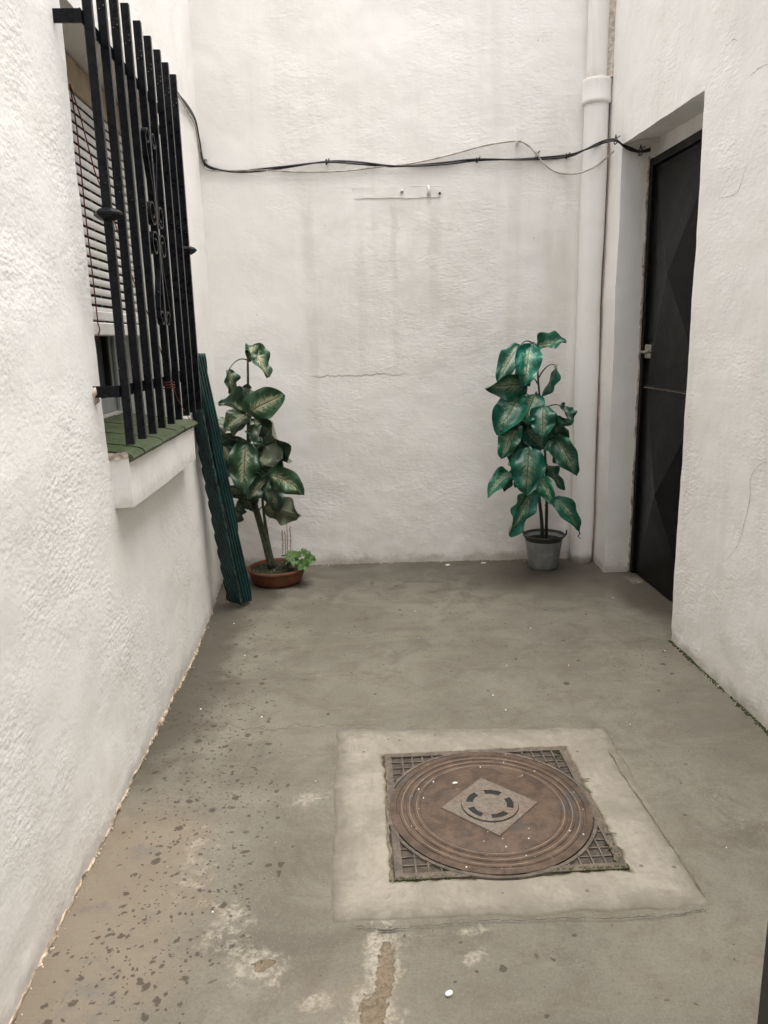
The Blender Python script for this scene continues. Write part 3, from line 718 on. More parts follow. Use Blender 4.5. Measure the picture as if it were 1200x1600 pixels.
for k in range(nt):
    y0 = SY0 + 0.004 + k * bl; y1 = y0 + bl - 0.005; dz = random.uniform(-0.002, 0.002); dx = random.uniform(-0.003, 0.003)
    prof = [(-0.985, 0), (-0.86, 0), (-0.76, 0), (-0.70, 0), (-0.680, -0.002), (-0.668, -0.008), (-0.662, -0.017), (-0.666, -0.026), (-0.678, -0.030)]
    if y1 > OY1 - 0.005:
        prof = [(-0.985, 0), (-0.86, 0), (-0.76, 0), (-0.70, 0), (-0.680, -0.002), (-0.668, -0.008), (-0.662, -0.017), (-0.666, -0.026), (-0.678, -0.030)]
    vs, fs = [], []
    for (x, z) in prof:
        zz = (sill_z(min(x, -0.68)) + z + dz)
        vs += [(x + dx, y0, zz), (x + dx, y1, zz)]
    m = len(prof); fs = [(2*i, 2*i+1, 2*i+3, 2*i+2) for i in range(m - 1)]
    vs += [(-0.985, y0, 1.0), (-0.985, y1, 1.0)]
    fs += [tuple([2*i for i in range(m - 1, -1, -1)] + [2*m])[::-1], tuple([2*i+1 for i in range(m)] + [2*m+1])[::-1]]
    mb.add(vs, fs)
tl = mb.build('sill_tiles', M['tile'], ws)
gm.sheet(lambda x, y: (x, y, sill_z(x) - 0.0035), [-0.985, -0.85, -0.76, -0.685], [SY0 + 0.002, SY1 + 0.02]); gm.box((-0.76, SY0 + 0.006, 1.004), (-0.674, SY1, 1.026))
gm.build('grout', M['grout'], ws)
mb = MB(); mb.box((-0.742, SY0 - 0.006, 1.005), (-0.680, SY0 + 0.002, 1.036))
V0 = []
mb = MB(); mb.sheet(lambda x, z: (x, SY0 - 0.004, z), ticks([-0.748, -0.674], 0.006), ticks([1.016, 1.036], 0.005))
mb.build('broken_end', M['bare_mortar'], ws, True, lambda V: wobble(V, 0.0, 0.008, 3, 60))

# window: frame, pane, gasket
wd = thing('window', 'aluminium window half hidden behind the white slatted blind', 'window', (WX, 2.8, 1.05))
mb = MB()
for a, b in (((WX - 0.03, OY0 + 0.012, 1.085), (WX + 0.015, 2.37, 2.19)), ((WX - 0.03, 3.225, 1.085), (WX + 0.015, OY1 - 0.012, 2.19)),
             ((WX - 0.03, 2.37, 1.085), (WX + 0.015, 3.225, 1.15)), ((WX - 0.03, 2.37, 2.12), (WX + 0.015, 3.225, 2.19))): mb.cbox(a, b, 0.004)
mb.cbox((WX + 0.016, 3.262, 1.085), (WX + 0.032, 3.28, 2.19), 0.003)
fr = mb.build('window_frame', M['alu'], wd)
mb = MB(); mb.box((WX - 0.012, 2.36, 1.14), (WX - 0.006, 3.22, 2.13)); mb.build('pane', M['glass'], wd)
mb = MB(); mb.box((WX - 0.005, 3.205, 1.15), (WX + 0.017, 3.226, 2.12)); mb.box((WX - 0.005, 2.37, 1.146), (WX + 0.0165, 3.2, 1.153)); mb.build('gasket', M['gasket'], wd)
mb = MB(); mb.sheet(lambda x, z: (x, 0, z), [0, 1], [0, 1]); 
mb = MB(); mb.box((WX - 0.035, OY0, 1.04), (WX + 0.028, OY1, 1.083)); mb.build('plinth', M['plaster_smooth'], wd)

# roller blind
BX = -0.868
bl_t = thing('slat_blind', 'white slatted roll up blind hanging in the barred window', 'blind', (BX, 2.8, 1.38))
mb = MB(); z = 2.150; k = 0
while z > 1.475:
    prof = [(BX - 0.0015, z), (BX + 0.0005, z), (BX + 0.0018, z - 0.005), (BX + 0.0022, z - 0.0115), (BX + 0.0018, z - 0.018), (BX + 0.0005, z - 0.0225), (BX - 0.0015, z - 0.0225)]
    vs = [(x, OY0 + 0.015, zz) for x, zz in prof] + [(x, OY1 - 0.02, zz) for x, zz in prof]; m = len(prof)
    mb.add(vs, [(i, (i+1) % m, m + (i+1) % m, m + i) for i in range(m)] + [tuple(range(m-1, -1, -1)), tuple(range(m, 2*m))])
    z -= 0.0318
o = mb.build('slats', M['blind'], bl_t); smooth_by_angle(o, 40)
mb = MB(); mb.cbox((BX - 0.03, OY0 + 0.012, 1.385), (BX + 0.012, OY1 - 0.015, 1.430), 0.004); mb.cbox((BX - 0.012, OY0 + 0.013, 1.437), (BX + 0.008, OY1 - 0.016, 1.468), 0.003)
mb.build('bottom_bar', M['blind'], bl_t)
mb = MB()
for yy in (2.52, 2.83, 3.14): mb.tube([(BX - 0.002, yy, 2.16), (BX - 0.002, yy, 1.43)], 0.002, 6)
mb.build('chain', M['steel'], bl_t)
mb = MB(); mb.cbox((BX - 0.02, OY0 + 0.012, 2.157), (BX + 0.004, OY1 - 0.01, 2.262), 0.004); bb = mb.build('blind_box', M['blindbox'], bl_t)
mb = MB(); mb.box((BX - 0.045, OY0 + 0.012, 1.39), (BX - 0.035, OY1 - 0.015, 2.2)); mb.build('slat_gap_shade', M['dark'], bl_t)  # added dark sheet standing in for the shade between the slats

mb = MB()
p = [on(109, 131, 0, BX + 0.01), on(120, 200, 0, BX + 0.012), on(133, 330, 0, BX + 0.012), on(147, 450, 0, BX + 0.012), on(153, 505, 0, BX + 0.016), on(156, 515, 0, BX + 0.02), on(152, 531, 0, BX + 0.018)]
mb.tube(p, 0.0022, 6)
p = [on(109, 131, 0, BX + 0.01), on(125, 180, 0, BX + 0.03), on(148, 268, 0, BX + 0.06), on(180, 350, 0, -0.76), on(209, 440, 0, -0.72), on(234, 497, 0, -0.70), on(255, 560, 0, -0.68), on(266, 600, 0, -0.667)]
mb.tube(p, 0.002, 6)
gy = 2.77
for k in range(3):
    zz = 1.198 + 0.009 * k; mb.tube([(-0.668, gy - 0.018, zz), (-0.630, gy - 0.018, zz + 0.004), (-0.630, gy + 0.018, zz), (-0.668, gy + 0.018, zz - 0.004), (-0.668, gy - 0.018, zz + 0.008)], 0.0018, 6)
p = [(-0.63, gy - 0.01, 1.20), (-0.632, gy + 0.06, 1.15), on(289, 643, 0, -0.655), on(296, 655, 0, -0.66)]
mb.tube(p, 0.0018, 6)
o = mb.build('cord', M['cord'], None, True); tag(o, 'thin red cord strung down the blind and knotted round a window bar', 'cord')

# ------------------------------------------------------------------ window grille
GX = -0.65
gr = thing('window_grille', 'black iron window grille with scrolls, standing proud of the wall', 'window grille', (GX, 2.77, 1.065))
zb = [1.065, 1.066, 1.066, 1.07, 1.07, 1.072, 1.074, 1.075, 1.075]
mb = MB(); mb.cbox((GX - 0.0125, 2.25 - 0.0095, 1.066), (GX + 0.0118, 2.25 + 0.0095, 2.365), 0.002); bar0 = mb.build('bar', M['iron'], gr)
for k in range(1, 9):
    c = bar0.copy(); COL.objects.link(c); c.parent = gr; c.location = (random.uniform(-0.001, 0.001), 0.131 * k, (zb[k] - 1.066))
    c.rotation_euler = (0, 0, 0)
mb = MB()
mb.cbox((GX - 0.0155, 2.225, 1.205), (GX - 0.0126, 3.33, 1.238), 0.0005); mb.cbox((-0.75, 2.228, 1.205), (GX - 0.0126, 2.2345, 1.238), 0.0005); mb.cbox((-0.76, 3.322, 1.205), (GX - 0.0156, 3.328, 1.238), 0.0005)
lowb = mb.build('cross_bar', M['iron'], gr)
c = lowb.copy(); COL.objects.link(c); c.parent = gr; c.location = (0, 0, 2.168 - 1.205)
mb = MB()
def collar(y, z):
    m_ = MB(); prof = [(0.019, -0.016), (0.030, -0.010), (0.040, -0.002), (0.040, 0.004), (0.030, 0.012), (0.019, 0.016)]
    m_.lathe(prof, (GX, y, z), 6, True, True); return m_.build('collar', M['iron'], gr)
collar(2.25, 1.702); collar(2.25 + 0.131 * 8, 1.722)
for zz in (1.2215,):
    mb = MB(); mb.lathe([(0.004, -0.034), (0.012, -0.026), (0.017, -0.005), (0.014, 0.014), (0.004, 0.020)], (-0.740, 2.236, zz), 14)
    mb.build('mortar_lump', M['bare_mortar'] if zz < 2 else M['plaster_smooth'], gr, True, lambda V: wobble(V, 0.0, 0.020, 3, 55))
def ribbon(m_, pts, wx=0.009, th=0.0022):
    """flat strip on edge: pts in (y, z), width along x"""
    n_ = len(pts); vs = []
    for i in range(n_):
        a, b = np.array(pts[max(i-1, 0)]), np.array(pts[min(i+1, n_-1)]); tt = _n(b - a); nn = np.array([-tt[1], tt[0]]) * th
        for (sx, sn) in ((-1, -1), (1, -1), (1, 1), (-1, 1)): vs.append((GX + 0.004 + sx * wx, pts[i][0] + sn * nn[0], pts[i][1] + sn * nn[1]))
    fs = [(4*i+k, 4*i+(k+1) % 4, 4*i+4+(k+1) % 4, 4*i+4+k) for i in range(n_-1) for k in range(4)] + [(3,2,1,0), (4*n_-4, 4*n_-3, 4*n_-2, 4*n_-1)]
    m_.add(vs, fs)
def spiral(c, r0, r1, a0, a1, n_=26):
    return [(c[0] + (r0 + (r1 - r0) * k / n_) * math.cos(a0 + (a1 - a0) * k / n_), c[1] + (r0 + (r1 - r0) * k / n_) * math.sin(a0 + (a1 - a0) * k / n_)) for k in range(n_ + 1)]
yc = 2.25 + 0.131 * 4
for (zt, zm, sgn) in ((2.055, 1.735, 1), (1.405, 1.727, -1)):
    for side in (-1, 1):
        # small curl at the far end, long strip leaning in to the bar, larger curl where the two halves meet
        c1 = (0.040, zt - sgn * 0.030); c2 = (0.052, zm + sgn * 0.048)
        p1 = spiral(c1, 0.012, 0.030, R(200) if sgn > 0 else R(-200), R(-180 + 0) if sgn > 0 else R(180), 26)
        p1 = [(c1[0] - q[0] + c1[0], q[1]) for q in p1]
        p2 = spiral(c2, 0.046, 0.016, R(180), R(180 + 480) if sgn > 0 else R(180 - 480), 34)
        p1e = (c1[0] + 0.030, c1[1])
        pts = p1 + [(0.066, zt - sgn * 0.07), (0.045, zt - sgn * 0.14), (0.020, zt - sgn * 0.20)] + p2[2:]
        m_ = MB(); ribbon(m_, [(yc + side * a, b) for a, b in pts]); m_.build('scroll', M['iron'], gr)

# ------------------------------------------------------------------ metal door
dr = thing('metal_door', 'black sheet steel door with pressed diamond panels, deep in the right wall', 'door', (1.60, 3.77, 0))
DA, DB = 3.385, 4.135
mb = MB()
mb.cbox((1.585, DB - 0.012, 0.0), (1.622, DB + 0.02, 2.222), 0.003); mb.cbox((1.585, DA - 0.03, 0.0), (1.622, DA, 2.222), 0.003); mb.cbox((1.586, DA, 2.182), (1.621, DB - 0.012, 2.221), 0.003)
mb.build('door_frame', M['door'], dr)
def pyramid(z0, z1, d=0.062):
    m_ = MB(); y0, y1 = DA + 0.006, DB - 0.020; X = 1.604
    c = (X - d, (y0 + y1) / 2, (z0 + z1) / 2); e = 0.03
    vs = [(X, y0, z0), (X, y1, z0), (X, y1, z1), (X, y0, z1), (X, y0+e, z0+e), (X, y1-e, z0+e), (X, y1-e, z1-e), (X, y0+e, z1-e), c]
    fs = [(0,1,5,4),(1,2,6,5),(2,3,7,6),(3,0,4,7),(4,5,8),(5,6,8),(6,7,8),(7,4,8)]
    vs += [(X + 0.015, y0, z0), (X + 0.015, y1, z0), (X + 0.015, y1, z1), (X + 0.015, y0, z1)]
    fs += [(1,0,9,10),(2,1,10,11),(3,2,11,12),(0,3,12,9)]
    m_.add(vs, [q[::-1] for q in fs]); return m_.build('door_panel', M['door'], dr)
pyramid(1.072, 2.176); pyramid(0.012, 1.058)
mb = MB(); mb.cbox((1.592, DA + 0.02, 1.0585), (1.6035, DB - 0.03, 1.0625), 0.001); mb.build('joint_rail', M['frame_rust'], dr)
mb = MB(); mb.cbox((1.598, DA + 0.006, 1.063), (1.612, DB - 0.02, 1.071), 0.001); mb.build('joint_gap', M['gasket'], dr)
# latch
la = MB()
for (z0, z1) in ((1.216, 1.243), (1.249, 1.287)):
    la.cbox((1.588, 4.02, z0), (1.597, 4.102, z1), 0.003)
lt = la.build('latch', M['steel'], dr)
mb = MB(); mb.tube([(1.583, 4.04, 1.252), (1.581, 4.145, 1.247)], 0.007, 8); mb.tube([(1.585, 4.075, 1.25), (1.570, 4.072, 1.243)], 0.005, 8); mb.build('bolt', M['steel'], dr)
mb = MB(); mb.tube([(1.592, 3.74, 0.15), (1.594, 3.74, 0.15)], 0.006, 8); mb.build('rivet', M['chip'], dr)
# crumbled edge of the render beside the frame
mb = MB(); zs2 = ticks([0.0, 2.235], 0.012)
for (nm, a, b) in ((0, 1, 2),):
    P = []
    for zz in zs2:
        w = 0.005 + 0.011 * perlin(np.array([[zz * 9, 2.2, 0.5]]))[0] + 0.008 * perlin(np.array([[zz * 37, 5.2, 0.5]]))[0]
        w = max(0.002, w); P += [(1.582 - w, DY1 + 0.010, zz), (1.584 - 0.3 * w, DY1 + 0.002 - 0.002 * math.sin(zz * 60), zz), (1.5865, DY1 + 0.012, zz)]
    mb.grid(P, len(zs2), 3, True)
mb.build('crumbled_edge', M['crumble'], dr, True)

# ------------------------------------------------------------------ drain pipe
dp = thing('drain_pipe', 'white painted drain pipe in the far right corner', 'drain pipe', (1.362, 4.40, 0))
mb = MB(); pc = np.array([1.371, 4.405])
zz = ticks([-0.005, 2.56], 0.06)
mb.tube([(pc[0] + 0.002 * math.sin(z * 3), pc[1], z) for z in zz], [0.066 + 0.0018 * math.sin(z * 7) for z in zz], 32); mb.build('lower_pipe', M['plaster_pipe'], dp, True, lambda V: wobble(V, 0.003, 0.0012))
mb = MB(); mb.tube([(pc[0] - 0.002, pc[1], z) for z in ticks([2.62, TOP], 0.1)], 0.055, 32); mb.build('upper_pipe', M['plaster_pipe'], dp, True, lambda V: wobble(V, 0.003, 0.0008))
mb = MB(); mb.lathe([(0.064, 2.548), (0.073, 2.550), (0.078, 2.556), (0.0785, 2.565), (0.076, 2.575), (0.0765, 2.650), (0.0775, 2.662), (0.074, 2.670), (0.055, 2.671)], (pc[0], pc[1], 0), 32)
o = mb.build('collar', M['plaster_pipe'], dp); smooth_by_angle(o, 50)
V_ = ticks([2.672, TOP], 0.03); mb = MB(); P = []
for z in V_:
    a = 0.006 * perlin(np.array([[z * 6, 1.1, 0.3]]))[0]
    P += [(1.411 + a, 4.372, z), (1.428 + a, 4.362, z), (1.445, 4.355, z)]
mb.grid(P, len(V_), 3, True); mb.build('mortar_fillet', M['bare_mortar'], dp, True)

mb = MB(); mb.tube([(1.438 + 0.002 * math.sin(z * 4), 4.372, z) for z in ticks([0.0, 2.55], 0.05)], [0.0016 + 0.0010 * math.sin(z * 9) for z in ticks([0.0, 2.55], 0.05)], 6)
mb.build('stained_gap', M['pipe_gap'], dp, True)
# ------------------------------------------------------------------ cables on the back wall
def onback(px, py, off=0.012):
    p = atY(px, py, 4.5)
    for _ in range(3): p = atY(px, py, yb(p[0]) - off)
    return p
def onleft(px, py, off=0.012):
    p = on(px, py, 0, -0.75)
    for _ in range(4): p = on(px, py, 0, xl(p[1]) + off)
    return p
def cable(offs, r, px, mat, wander=0.0, seed=0):
    pts = []
    for (a, b, where) in px:
        if where == 'L': p = onleft(a, b)
        elif where == 'B': p = onback(a, b)
        elif where == 'P': p = atY(a, b, 4.328)
        elif where == 'F': p = atY(a, b, DY1 - 0.03)
        elif where == 'E': p = atY(a, b, DY1 - 0.015)
        pts.append(p)
    P = np.array(catmull(pts)); nn = np.arange(len(P)); tw = nn * 0.16 + seed
    P[:, 2] += offs * np.cos(tw); P[:, 1] -= 0.0035 + offs * 0.6 * (np.sin(tw))
    return P, r
BL = [(262, 118, 'L'), (278, 146, 'L'), (293, 166, 'L'), (306, 190, 'L'), (312, 222, 'B'), (319, 254, 'B'), (340, 265, 'B'), (380, 268, 'B'), (440, 262, 'B'), (510, 253, 'B'), (560, 255, 'B'), (620, 260, 'B'),
      (690, 256, 'B'), (745, 250, 'B'), (820, 249, 'B'), (885, 244, 'B'), (912, 235, 'P'), (940, 223, 'P'), (960, 219, 'F'), (974, 228, 'F'), (985, 233, 'E'), (1000, 237, 'E'), (1016, 234, 'E')]
mb = MB()
for sd_ in (0.0, PI):
    P, r = cable(0.0052, 0.0048, BL, None, seed=sd_); mb.tube(list(P), r, 8)
o = mb.build('black_cable', M['rubber'], None, True); tag(o, 'pair of twisted black cables sagging across the back wall', 'cable')
WH = [(262, 124, 'L'), (280, 152, 'L'), (300, 186, 'L'), (306, 200, 'L'), (312, 235, 'B'), (317, 258, 'B'), (326, 266, 'B'), (350, 267, 'B'), (410, 266, 'B'), (470, 269, 'B'), (540, 267, 'B'), (600, 260, 'B'), (640, 256, 'B'), (700, 243, 'B'), (760, 227, 'B'),
      (806, 221, 'B'), (824, 227, 'B'), (838, 241, 'B'), (848, 254, 'B'), (864, 267, 'B'), (885, 272, 'B'), (908, 270, 'P'), (930, 260, 'P'), (946, 248, 'P'), (958, 237, 'E')]
mb = MB(); P, r = cable(0.0, 0.0045, WH, None); mb.tube(list(P), r, 8)
o = mb.build('white_cable', M['white_cable'], None, True); tag(o, 'thin off white cable looping above and below the black pair', 'cable')

def tie(px, py, where, label, white=False, ring=0.011):
    p = {'B': lambda: onback(px, py, 0.014), 'E': lambda: atY(px, py, DY1 - 0.018), 'L': lambda: onleft(px, py, 0.014)}[where]()
    t = thing('cable_clip', label, 'cable clip', tuple(p), 'clips and ties holding the cables')
    m_ = MB(); pts = [p + np.array([0.003 * math.sin(a * 2), ring * 0.9 * math.cos(a), ring * 1.15 * math.sin(a)]) for a in np.linspace(0, 2 * PI * 0.97, 18)]
    m_.tube(pts, 0.0028, 6); m_.build('loop', M['white_cable' if white else 'rubber'], t, True)
    m_ = MB(); q = p + np.array([0.012, 0.0, 0.010]); m_.tube([q + np.array([0, 0.03, 0]), q + np.array([0.002, -0.012, 0.003])], [0.0026, 0.0032], 6)
    m_.tube([q + np.array([0.002, -0.012, 0.003]), q + np.array([0.002, -0.015, 0.003])], [0.006, 0.006], 8); m_.build('nail', M['steel'], t, True)
    return t
tie(319, 254, 'B', 'black clip where the cables bend at the left corner of the back wall', ring=0.014)
tie(510, 253, 'B', 'black clip on the cables nearest above the left end of the patched strip')
tie(745, 250, 'B', 'black clip on the cables right of the old wall plugs')
tie(885, 244, 'B', 'black clip on the cables just left of the drain pipe')
tie(962, 218, 'E', 'black ring tie on the cables between the drain pipe and the door recess', ring=0.019)
tie(1001, 235, 'E', 'black ring tie on the cable end inside the door recess', ring=0.021)
tie(838, 241, 'B', 'pale clip at the white cable where it crosses down behind the black pair', True)
tie(807, 225, 'B', 'pale clip under the crest of the white cable', True)

# old wall plugs
def plug(px, py, lab, peg):
    p = onback(px, py, 0.004); t = thing('wall_plug', lab, 'wall plug', tuple(p), 'old wall plugs in the patched strip')
    m_ = MB(); m_.tube([p + np.array([0, 0.012, 0]), p + np.array([0, -0.006, 0])], 0.010, 10); m_.build('plug_body', M['plug' if peg else 'plaster_smooth'], t, True)
    if peg:
        m_ = MB(); m_.tube([p + np.array([0, 0, 0.045]), p + np.array([0, -0.012, 0.02]), p + np.array([0.001, -0.012, -0.012])], [0.005, 0.006, 0.006], 8); m_.build('peg', M['plaster_pipe'], t, True)
    else:
        m_ = MB(); m_.tube([p + np.array([0, -0.008, -0.004]), p + np.array([0, -0.0125, -0.004])], 0.0035, 8); m_.build('hole', M['dark'], t)
plug(628, 299, 'round pale wall plug in the middle of the patched strip', False)
plug(670, 303, 'rusty wall plug with a white peg at the right of the patched strip', True)
mb = MB(); p = onback(687, 302, 0.005); mb.tube([p + np.array([0, 0.02, 0]), p + np.array([0, -0.003, 0])], 0.0065, 10); mb.build('drill_hole', M['dark'], bwall)

# ------------------------------------------------------------------ corrugated panels
def panel(b0, b1, t0, t1, ribs, slant, amp, name, label, lift=0.0):
    """corrugated strip between four corners; its ribs run at a slant to the long edges, so it is built along the ribs and cut to the strip"""
    b0, b1, t0, t1 = [np.array(q, float) for q in (b0, b1, t0, t1)]
    nrm = _n(np.cross(b1 - b0, t0 - b0)); nrm = -nrm if nrm[1] > 0 else nrm
    bm = bmesh.new(); nr = int(math.ceil((1 + slant) * ribs * 12)); rows = 60
    V = [[bm.verts.new((k / (12.0 * ribs) - slant * j / rows, j / rows, 0)) for j in range(rows + 1)] for k in range(nr + 1)]
    for k in range(nr):
        for j in range(rows): bm.faces.new((V[k][j], V[k+1][j], V[k+1][j+1], V[k][j+1]))
    for (x, sgn) in ((0.0, -1), (1.0, 1)):
        bmesh.ops.bisect_plane(bm, geom=bm.verts[:] + bm.edges[:] + bm.faces[:], plane_co=(x, 0, 0), plane_no=(sgn, 0, 0), clear_outer=True)
    for v_ in bm.verts:
        u, v = v_.co.x, v_.co.y; c = math.tanh(2.2 * math.sin((u + slant * v) * ribs * 2 * PI))
        ed = 0.008 * c * (1 if u > 0.5 else -1) * abs(u - 0.5) * 2
        p = (b0 + (b1 - b0) * (u + ed)) * (1 - v) + (t0 + (t1 - t0) * (u + ed)) * v + nrm * amp * c
        if v < 0.001: p = p + _n(t0 - b0) * 0.006 * (1 + c)
        v_.co = p + np.array([0, 0, lift])
    me = bpy.data.meshes.new(name); bm.to_mesh(me); bm.free(); me.materials.append(M['panel'])
    me.polygons.foreach_set('use_smooth', [True] * len(me.polygons))
    o_ = bpy.data.objects.new(name, me); COL.objects.link(o_)
    md = o_.modifiers.new('thickness', 'SOLIDIFY'); md.thickness = 0.0025; md.offset = 0
    tag(o_, label, 'corrugated sheet', 'green corrugated sheets leaning in the corner'); return o_
A0, A1 = np.array([-0.690, 3.86, 0.010]), np.array([-0.606, 3.785, 0.010])
AT0, AT1 = atY(297, 632, 3.64), atY(314, 632, 3.54)
panel(A0, A1, AT0, AT1, 5, 2.4, 0.0046, 'corrugated_sheet', 'dark green corrugated sheet nearest the left wall, facing it, in shadow')
B0, B1 = np.array([-0.604, 3.79, 0.008]), np.array([-0.562, 3.86, 0.008])
BT0, BT1 = atY(303, 552, 3.56), atY(319, 552, 3.68)
panel(B0, B1, BT0, BT1, 4, 0.8, 0.0060, 'corrugated_sheet', 'teal green corrugated sheet beside the terracotta bowl, taller and lighter')
C0, C1 = A0 + (0.03, 0.03, 0.0), B1 + (-0.02, 0.03, 0.0)
panel(C0, C1, atY(298, 600, 3.66), atY(312, 590, 3.72), 6, 2.0, 0.004, 'corrugated_sheet', 'hidden green corrugated sheet sandwiched at the back of the leaning stack')
mb = MB(); P = []
for k in range(120):
    v = k / 119; q = A1 * (1 - v) + AT1 * v + np.array([0.003, -0.004, 0]); P.append(q + np.array([0.002 * math.sin(v * 2.4 * 5 * 2 * PI), 0, 0]))
mb.tube(P, 0.0016, 6); o = mb.build('worn_edge', M['panel_edge'], bpy.data.objects['corrugated_sheet'], True)

# ------------------------------------------------------------------ manhole cover
mh = thing('manhole_cover', 'rusty round cast iron manhole cover in a square grid frame', 'manhole cover', (0.372, 1.968, 0))
mx, my, H = 0.372, 1.968, 0.300; RL = 0.292; lc = (0.366, 1.957)
rot = -0.012
def rr(x, y): return (mx + (x - mx) * math.cos(rot) - (y - my) * math.sin(rot), my + (x - mx) * math.sin(rot) + (y - my) * math.cos(rot))
mb = MB(); mb.sheet(lambda x, y: (x, y, 0.0035), ticks([mx - H - 0.02, mx + H + 0.02], 0.03), ticks([my - H - 0.02, my + H + 0.02], 0.03)); mb.build('frame_bed', M['frame_pit'], mh)
# frame: rim + ribs in the corners + ring seat
mb = MB(); w = 0.022; zt = 0.0105
for a, b in (((mx-H, my-H), (mx+H, my-H+w)), ((mx-H, my+H-w), (mx+H, my+H)), ((mx-H, my-H+w), (mx-H+w, my+H-w)), ((mx+H-w, my-H+w), (mx+H, my+H-w))):
    mb.box((a[0], a[1], 0.002), (b[0], b[1], zt))
step = 0.033
for k in range(-8, 9):
    q = k * step + 0.02
    for sgn in (-1, 1):
        lim = math.sqrt(max(0, (RL + 0.012) ** 2 - q * q)) if abs(q) < RL + 0.012 else 0
        a0, a1 = lim, H - w
        if a1 - a0 > 0.006 and abs(q) < H - w:
            mb.box((mx + q - 0.0022, my + sgn * a0 if sgn > 0 else my - a1, 0.002), (mx + q + 0.0022, my + a1 if sgn > 0 else my - a0, zt - 0.0012))
            mb.box((mx + sgn * a0 if sgn > 0 else mx - a1, my + q - 0.0022, 0.002), (mx + a1 if sgn > 0 else mx - a0, my + q + 0.0022, zt - 0.003))
mb.build('frame', M['iron_frame'], mh, False, lambda V: wobble(V, 0.0, 0.0012, 3, 30))
mb = MB(); n_ = 96
prof = [(RL + 0.004, 0.002), (RL + 0.004, 0.0115), (RL + 0.013, 0.0115), (RL + 0.015, 0.002)]
mb.lathe(prof, (lc[0], lc[1], 0), n_, False); o = mb.build('ring_seat', M['iron_frame'], mh); smooth_by_angle(o, 40)
mb = MB(); pr = [(RL, 0.002), (RL, 0.0125)]
for r0 in (0.268, 0.246, 0.224):
    pr += [(r0 + 0.0085, 0.0128), (r0 + 0.006, 0.0128), (r0 + 0.004, 0.0100), (r0 - 0.001, 0.0100), (r0 - 0.003, 0.0128)]
pr += [(0.207, 0.0128), (0.203, 0.0100), (0.199, 0.0115), (0.12, 0.0128), (0.0, 0.0132)]
pr = sorted(pr, key=lambda q: -q[0]) if False else pr
mb.lathe(pr, (lc[0], lc[1], 0), n_, False); lid = mb.build('lid', M['rust'], mh); smooth_by_angle(lid, 30)
for r0 in (0.2575, 0.2355, 0.2135):
    mb = MB(); mb.lathe([(r0 + 0.0012, 0.0126), (r0 + 0.0008, 0.0134), (r0 - 0.0008, 0.0134), (r0 - 0.0012, 0.0126)], (lc[0], lc[1], 0), n_, False); o = mb.build('ridge_ring', M['ridge'], mh, True)
# diamond plate and vent ring
da = 0.141; ang = R(0.5)
def dia(r, z): return [(lc[0] + r * math.cos(ang + k * PI/2), lc[1] + r * math.sin(ang + k * PI/2), z) for k in range(4)]
mb = MB(); mb.add(dia(da + 0.004, 0.0136) + dia(da + 0.004, 0.0125), [(0,1,2,3), (0,4,5,1), (1,5,6,2), (2,6,7,3), (3,7,4,0)]); mb.build('plate_seam', M['frame_pit'], mh)
mb = MB(); mb.add(dia(da, 0.0155) + dia(da + 0.001, 0.0130), [(0,1,2,3), (0,4,5,1), (1,5,6,2), (2,6,7,3), (3,7,4,0)]); mb.build('diamond_plate', M['iron_grey'], mh)
mb = MB(); mb.lathe([(0.084, 0.0150), (0.084, 0.0160), (0.0, 0.0160)], (lc[0], lc[1], 0), 48, False); mb.build('ring_seam', M['dark'], mh)
mb = MB()
def arc(m_, r0, r1, a0, a1, z0, z1, n2=10):
    vs = []
    for k in range(n2 + 1):
        a = a0 + (a1 - a0) * k / n2
        for (r, z) in ((r0, z0), (r0, z1), (r1, z1), (r1, z0)): vs.append((lc[0] + r * math.cos(a), lc[1] + r * math.sin(a), z))
    m_.add(vs, [(4*k+j, 4*k+4+j, 4*k+4+(j+1) % 4, 4*k+(j+1) % 4) for k in range(n2) for j in range(4)] + [(0,1,2,3), (4*n2+3, 4*n2+2, 4*n2+1, 4*n2)])
arc(mb, 0.0690, 0.082, 0, 2*PI, 0.0152, 0.0195, 60)
for k in range(5):
    a = R(36 + 72 * k); arc(mb, 0.0495, 0.0690, a - R(13), a + R(13), 0.0152, 0.0188, 6)
mb.lathe([(0.0495, 0.0152), (0.0495, 0.0188), (0.0, 0.0192)], (lc[0], lc[1], 0), 40, False)
o = mb.build('vent_ring', M['iron_grey'], mh); smooth_by_angle(o, 30)

colr = bpy.data.objects['cement_patch']
def floor_crack(px_, w, z, mat):
    P = catmull([on(a, b, 2, z) for a, b in px_], 14 if len(px_) > 4 else 5); js = 1.0 if len(px_) > 4 else 0.15; m_ = MB(); vs = []
    for i, p in enumerate(P):
        tg = _n(P[min(i+1, len(P)-1)] - P[max(i-1, 0)]); sd_ = np.array([-tg[1], tg[0], 0])
        j = sd_ * (perlin(np.array([[i * 0.31, 1.3, w * 900]]))[0] * 0.007 + perlin(np.array([[i * 0.9, 5.3, 2]]))[0] * 0.005) * js
        a_, b_ = (w * max(0.15, 0.8 + 1.6 * perlin(np.array([[i * 0.37, q, 4.4]]))[0]) for q in (7.7, 9.1))
        vs += [p + j + sd_ * a_, p + j - sd_ * b_]
    m_.add(vs, [(2*i, 2*i+1, 2*i+3, 2*i+2) for i in range(len(P) - 1)]); return m_.build('crack', mat, colr)
floor_crack([(556, 1446), (580, 1451), (612, 1451), (650, 1448), (700, 1443), (760, 1438), (830, 1437), (900, 1434), (960, 1435), (1010, 1432), (1060, 1429), (1095, 1421), (1104, 1423)], 0.0011, 0.0052, M['crack_dark'])
floor_crack([(590, 1452), (606, 1454), (620, 1451)], 0.003, 0.0056, M['crack_dark'])
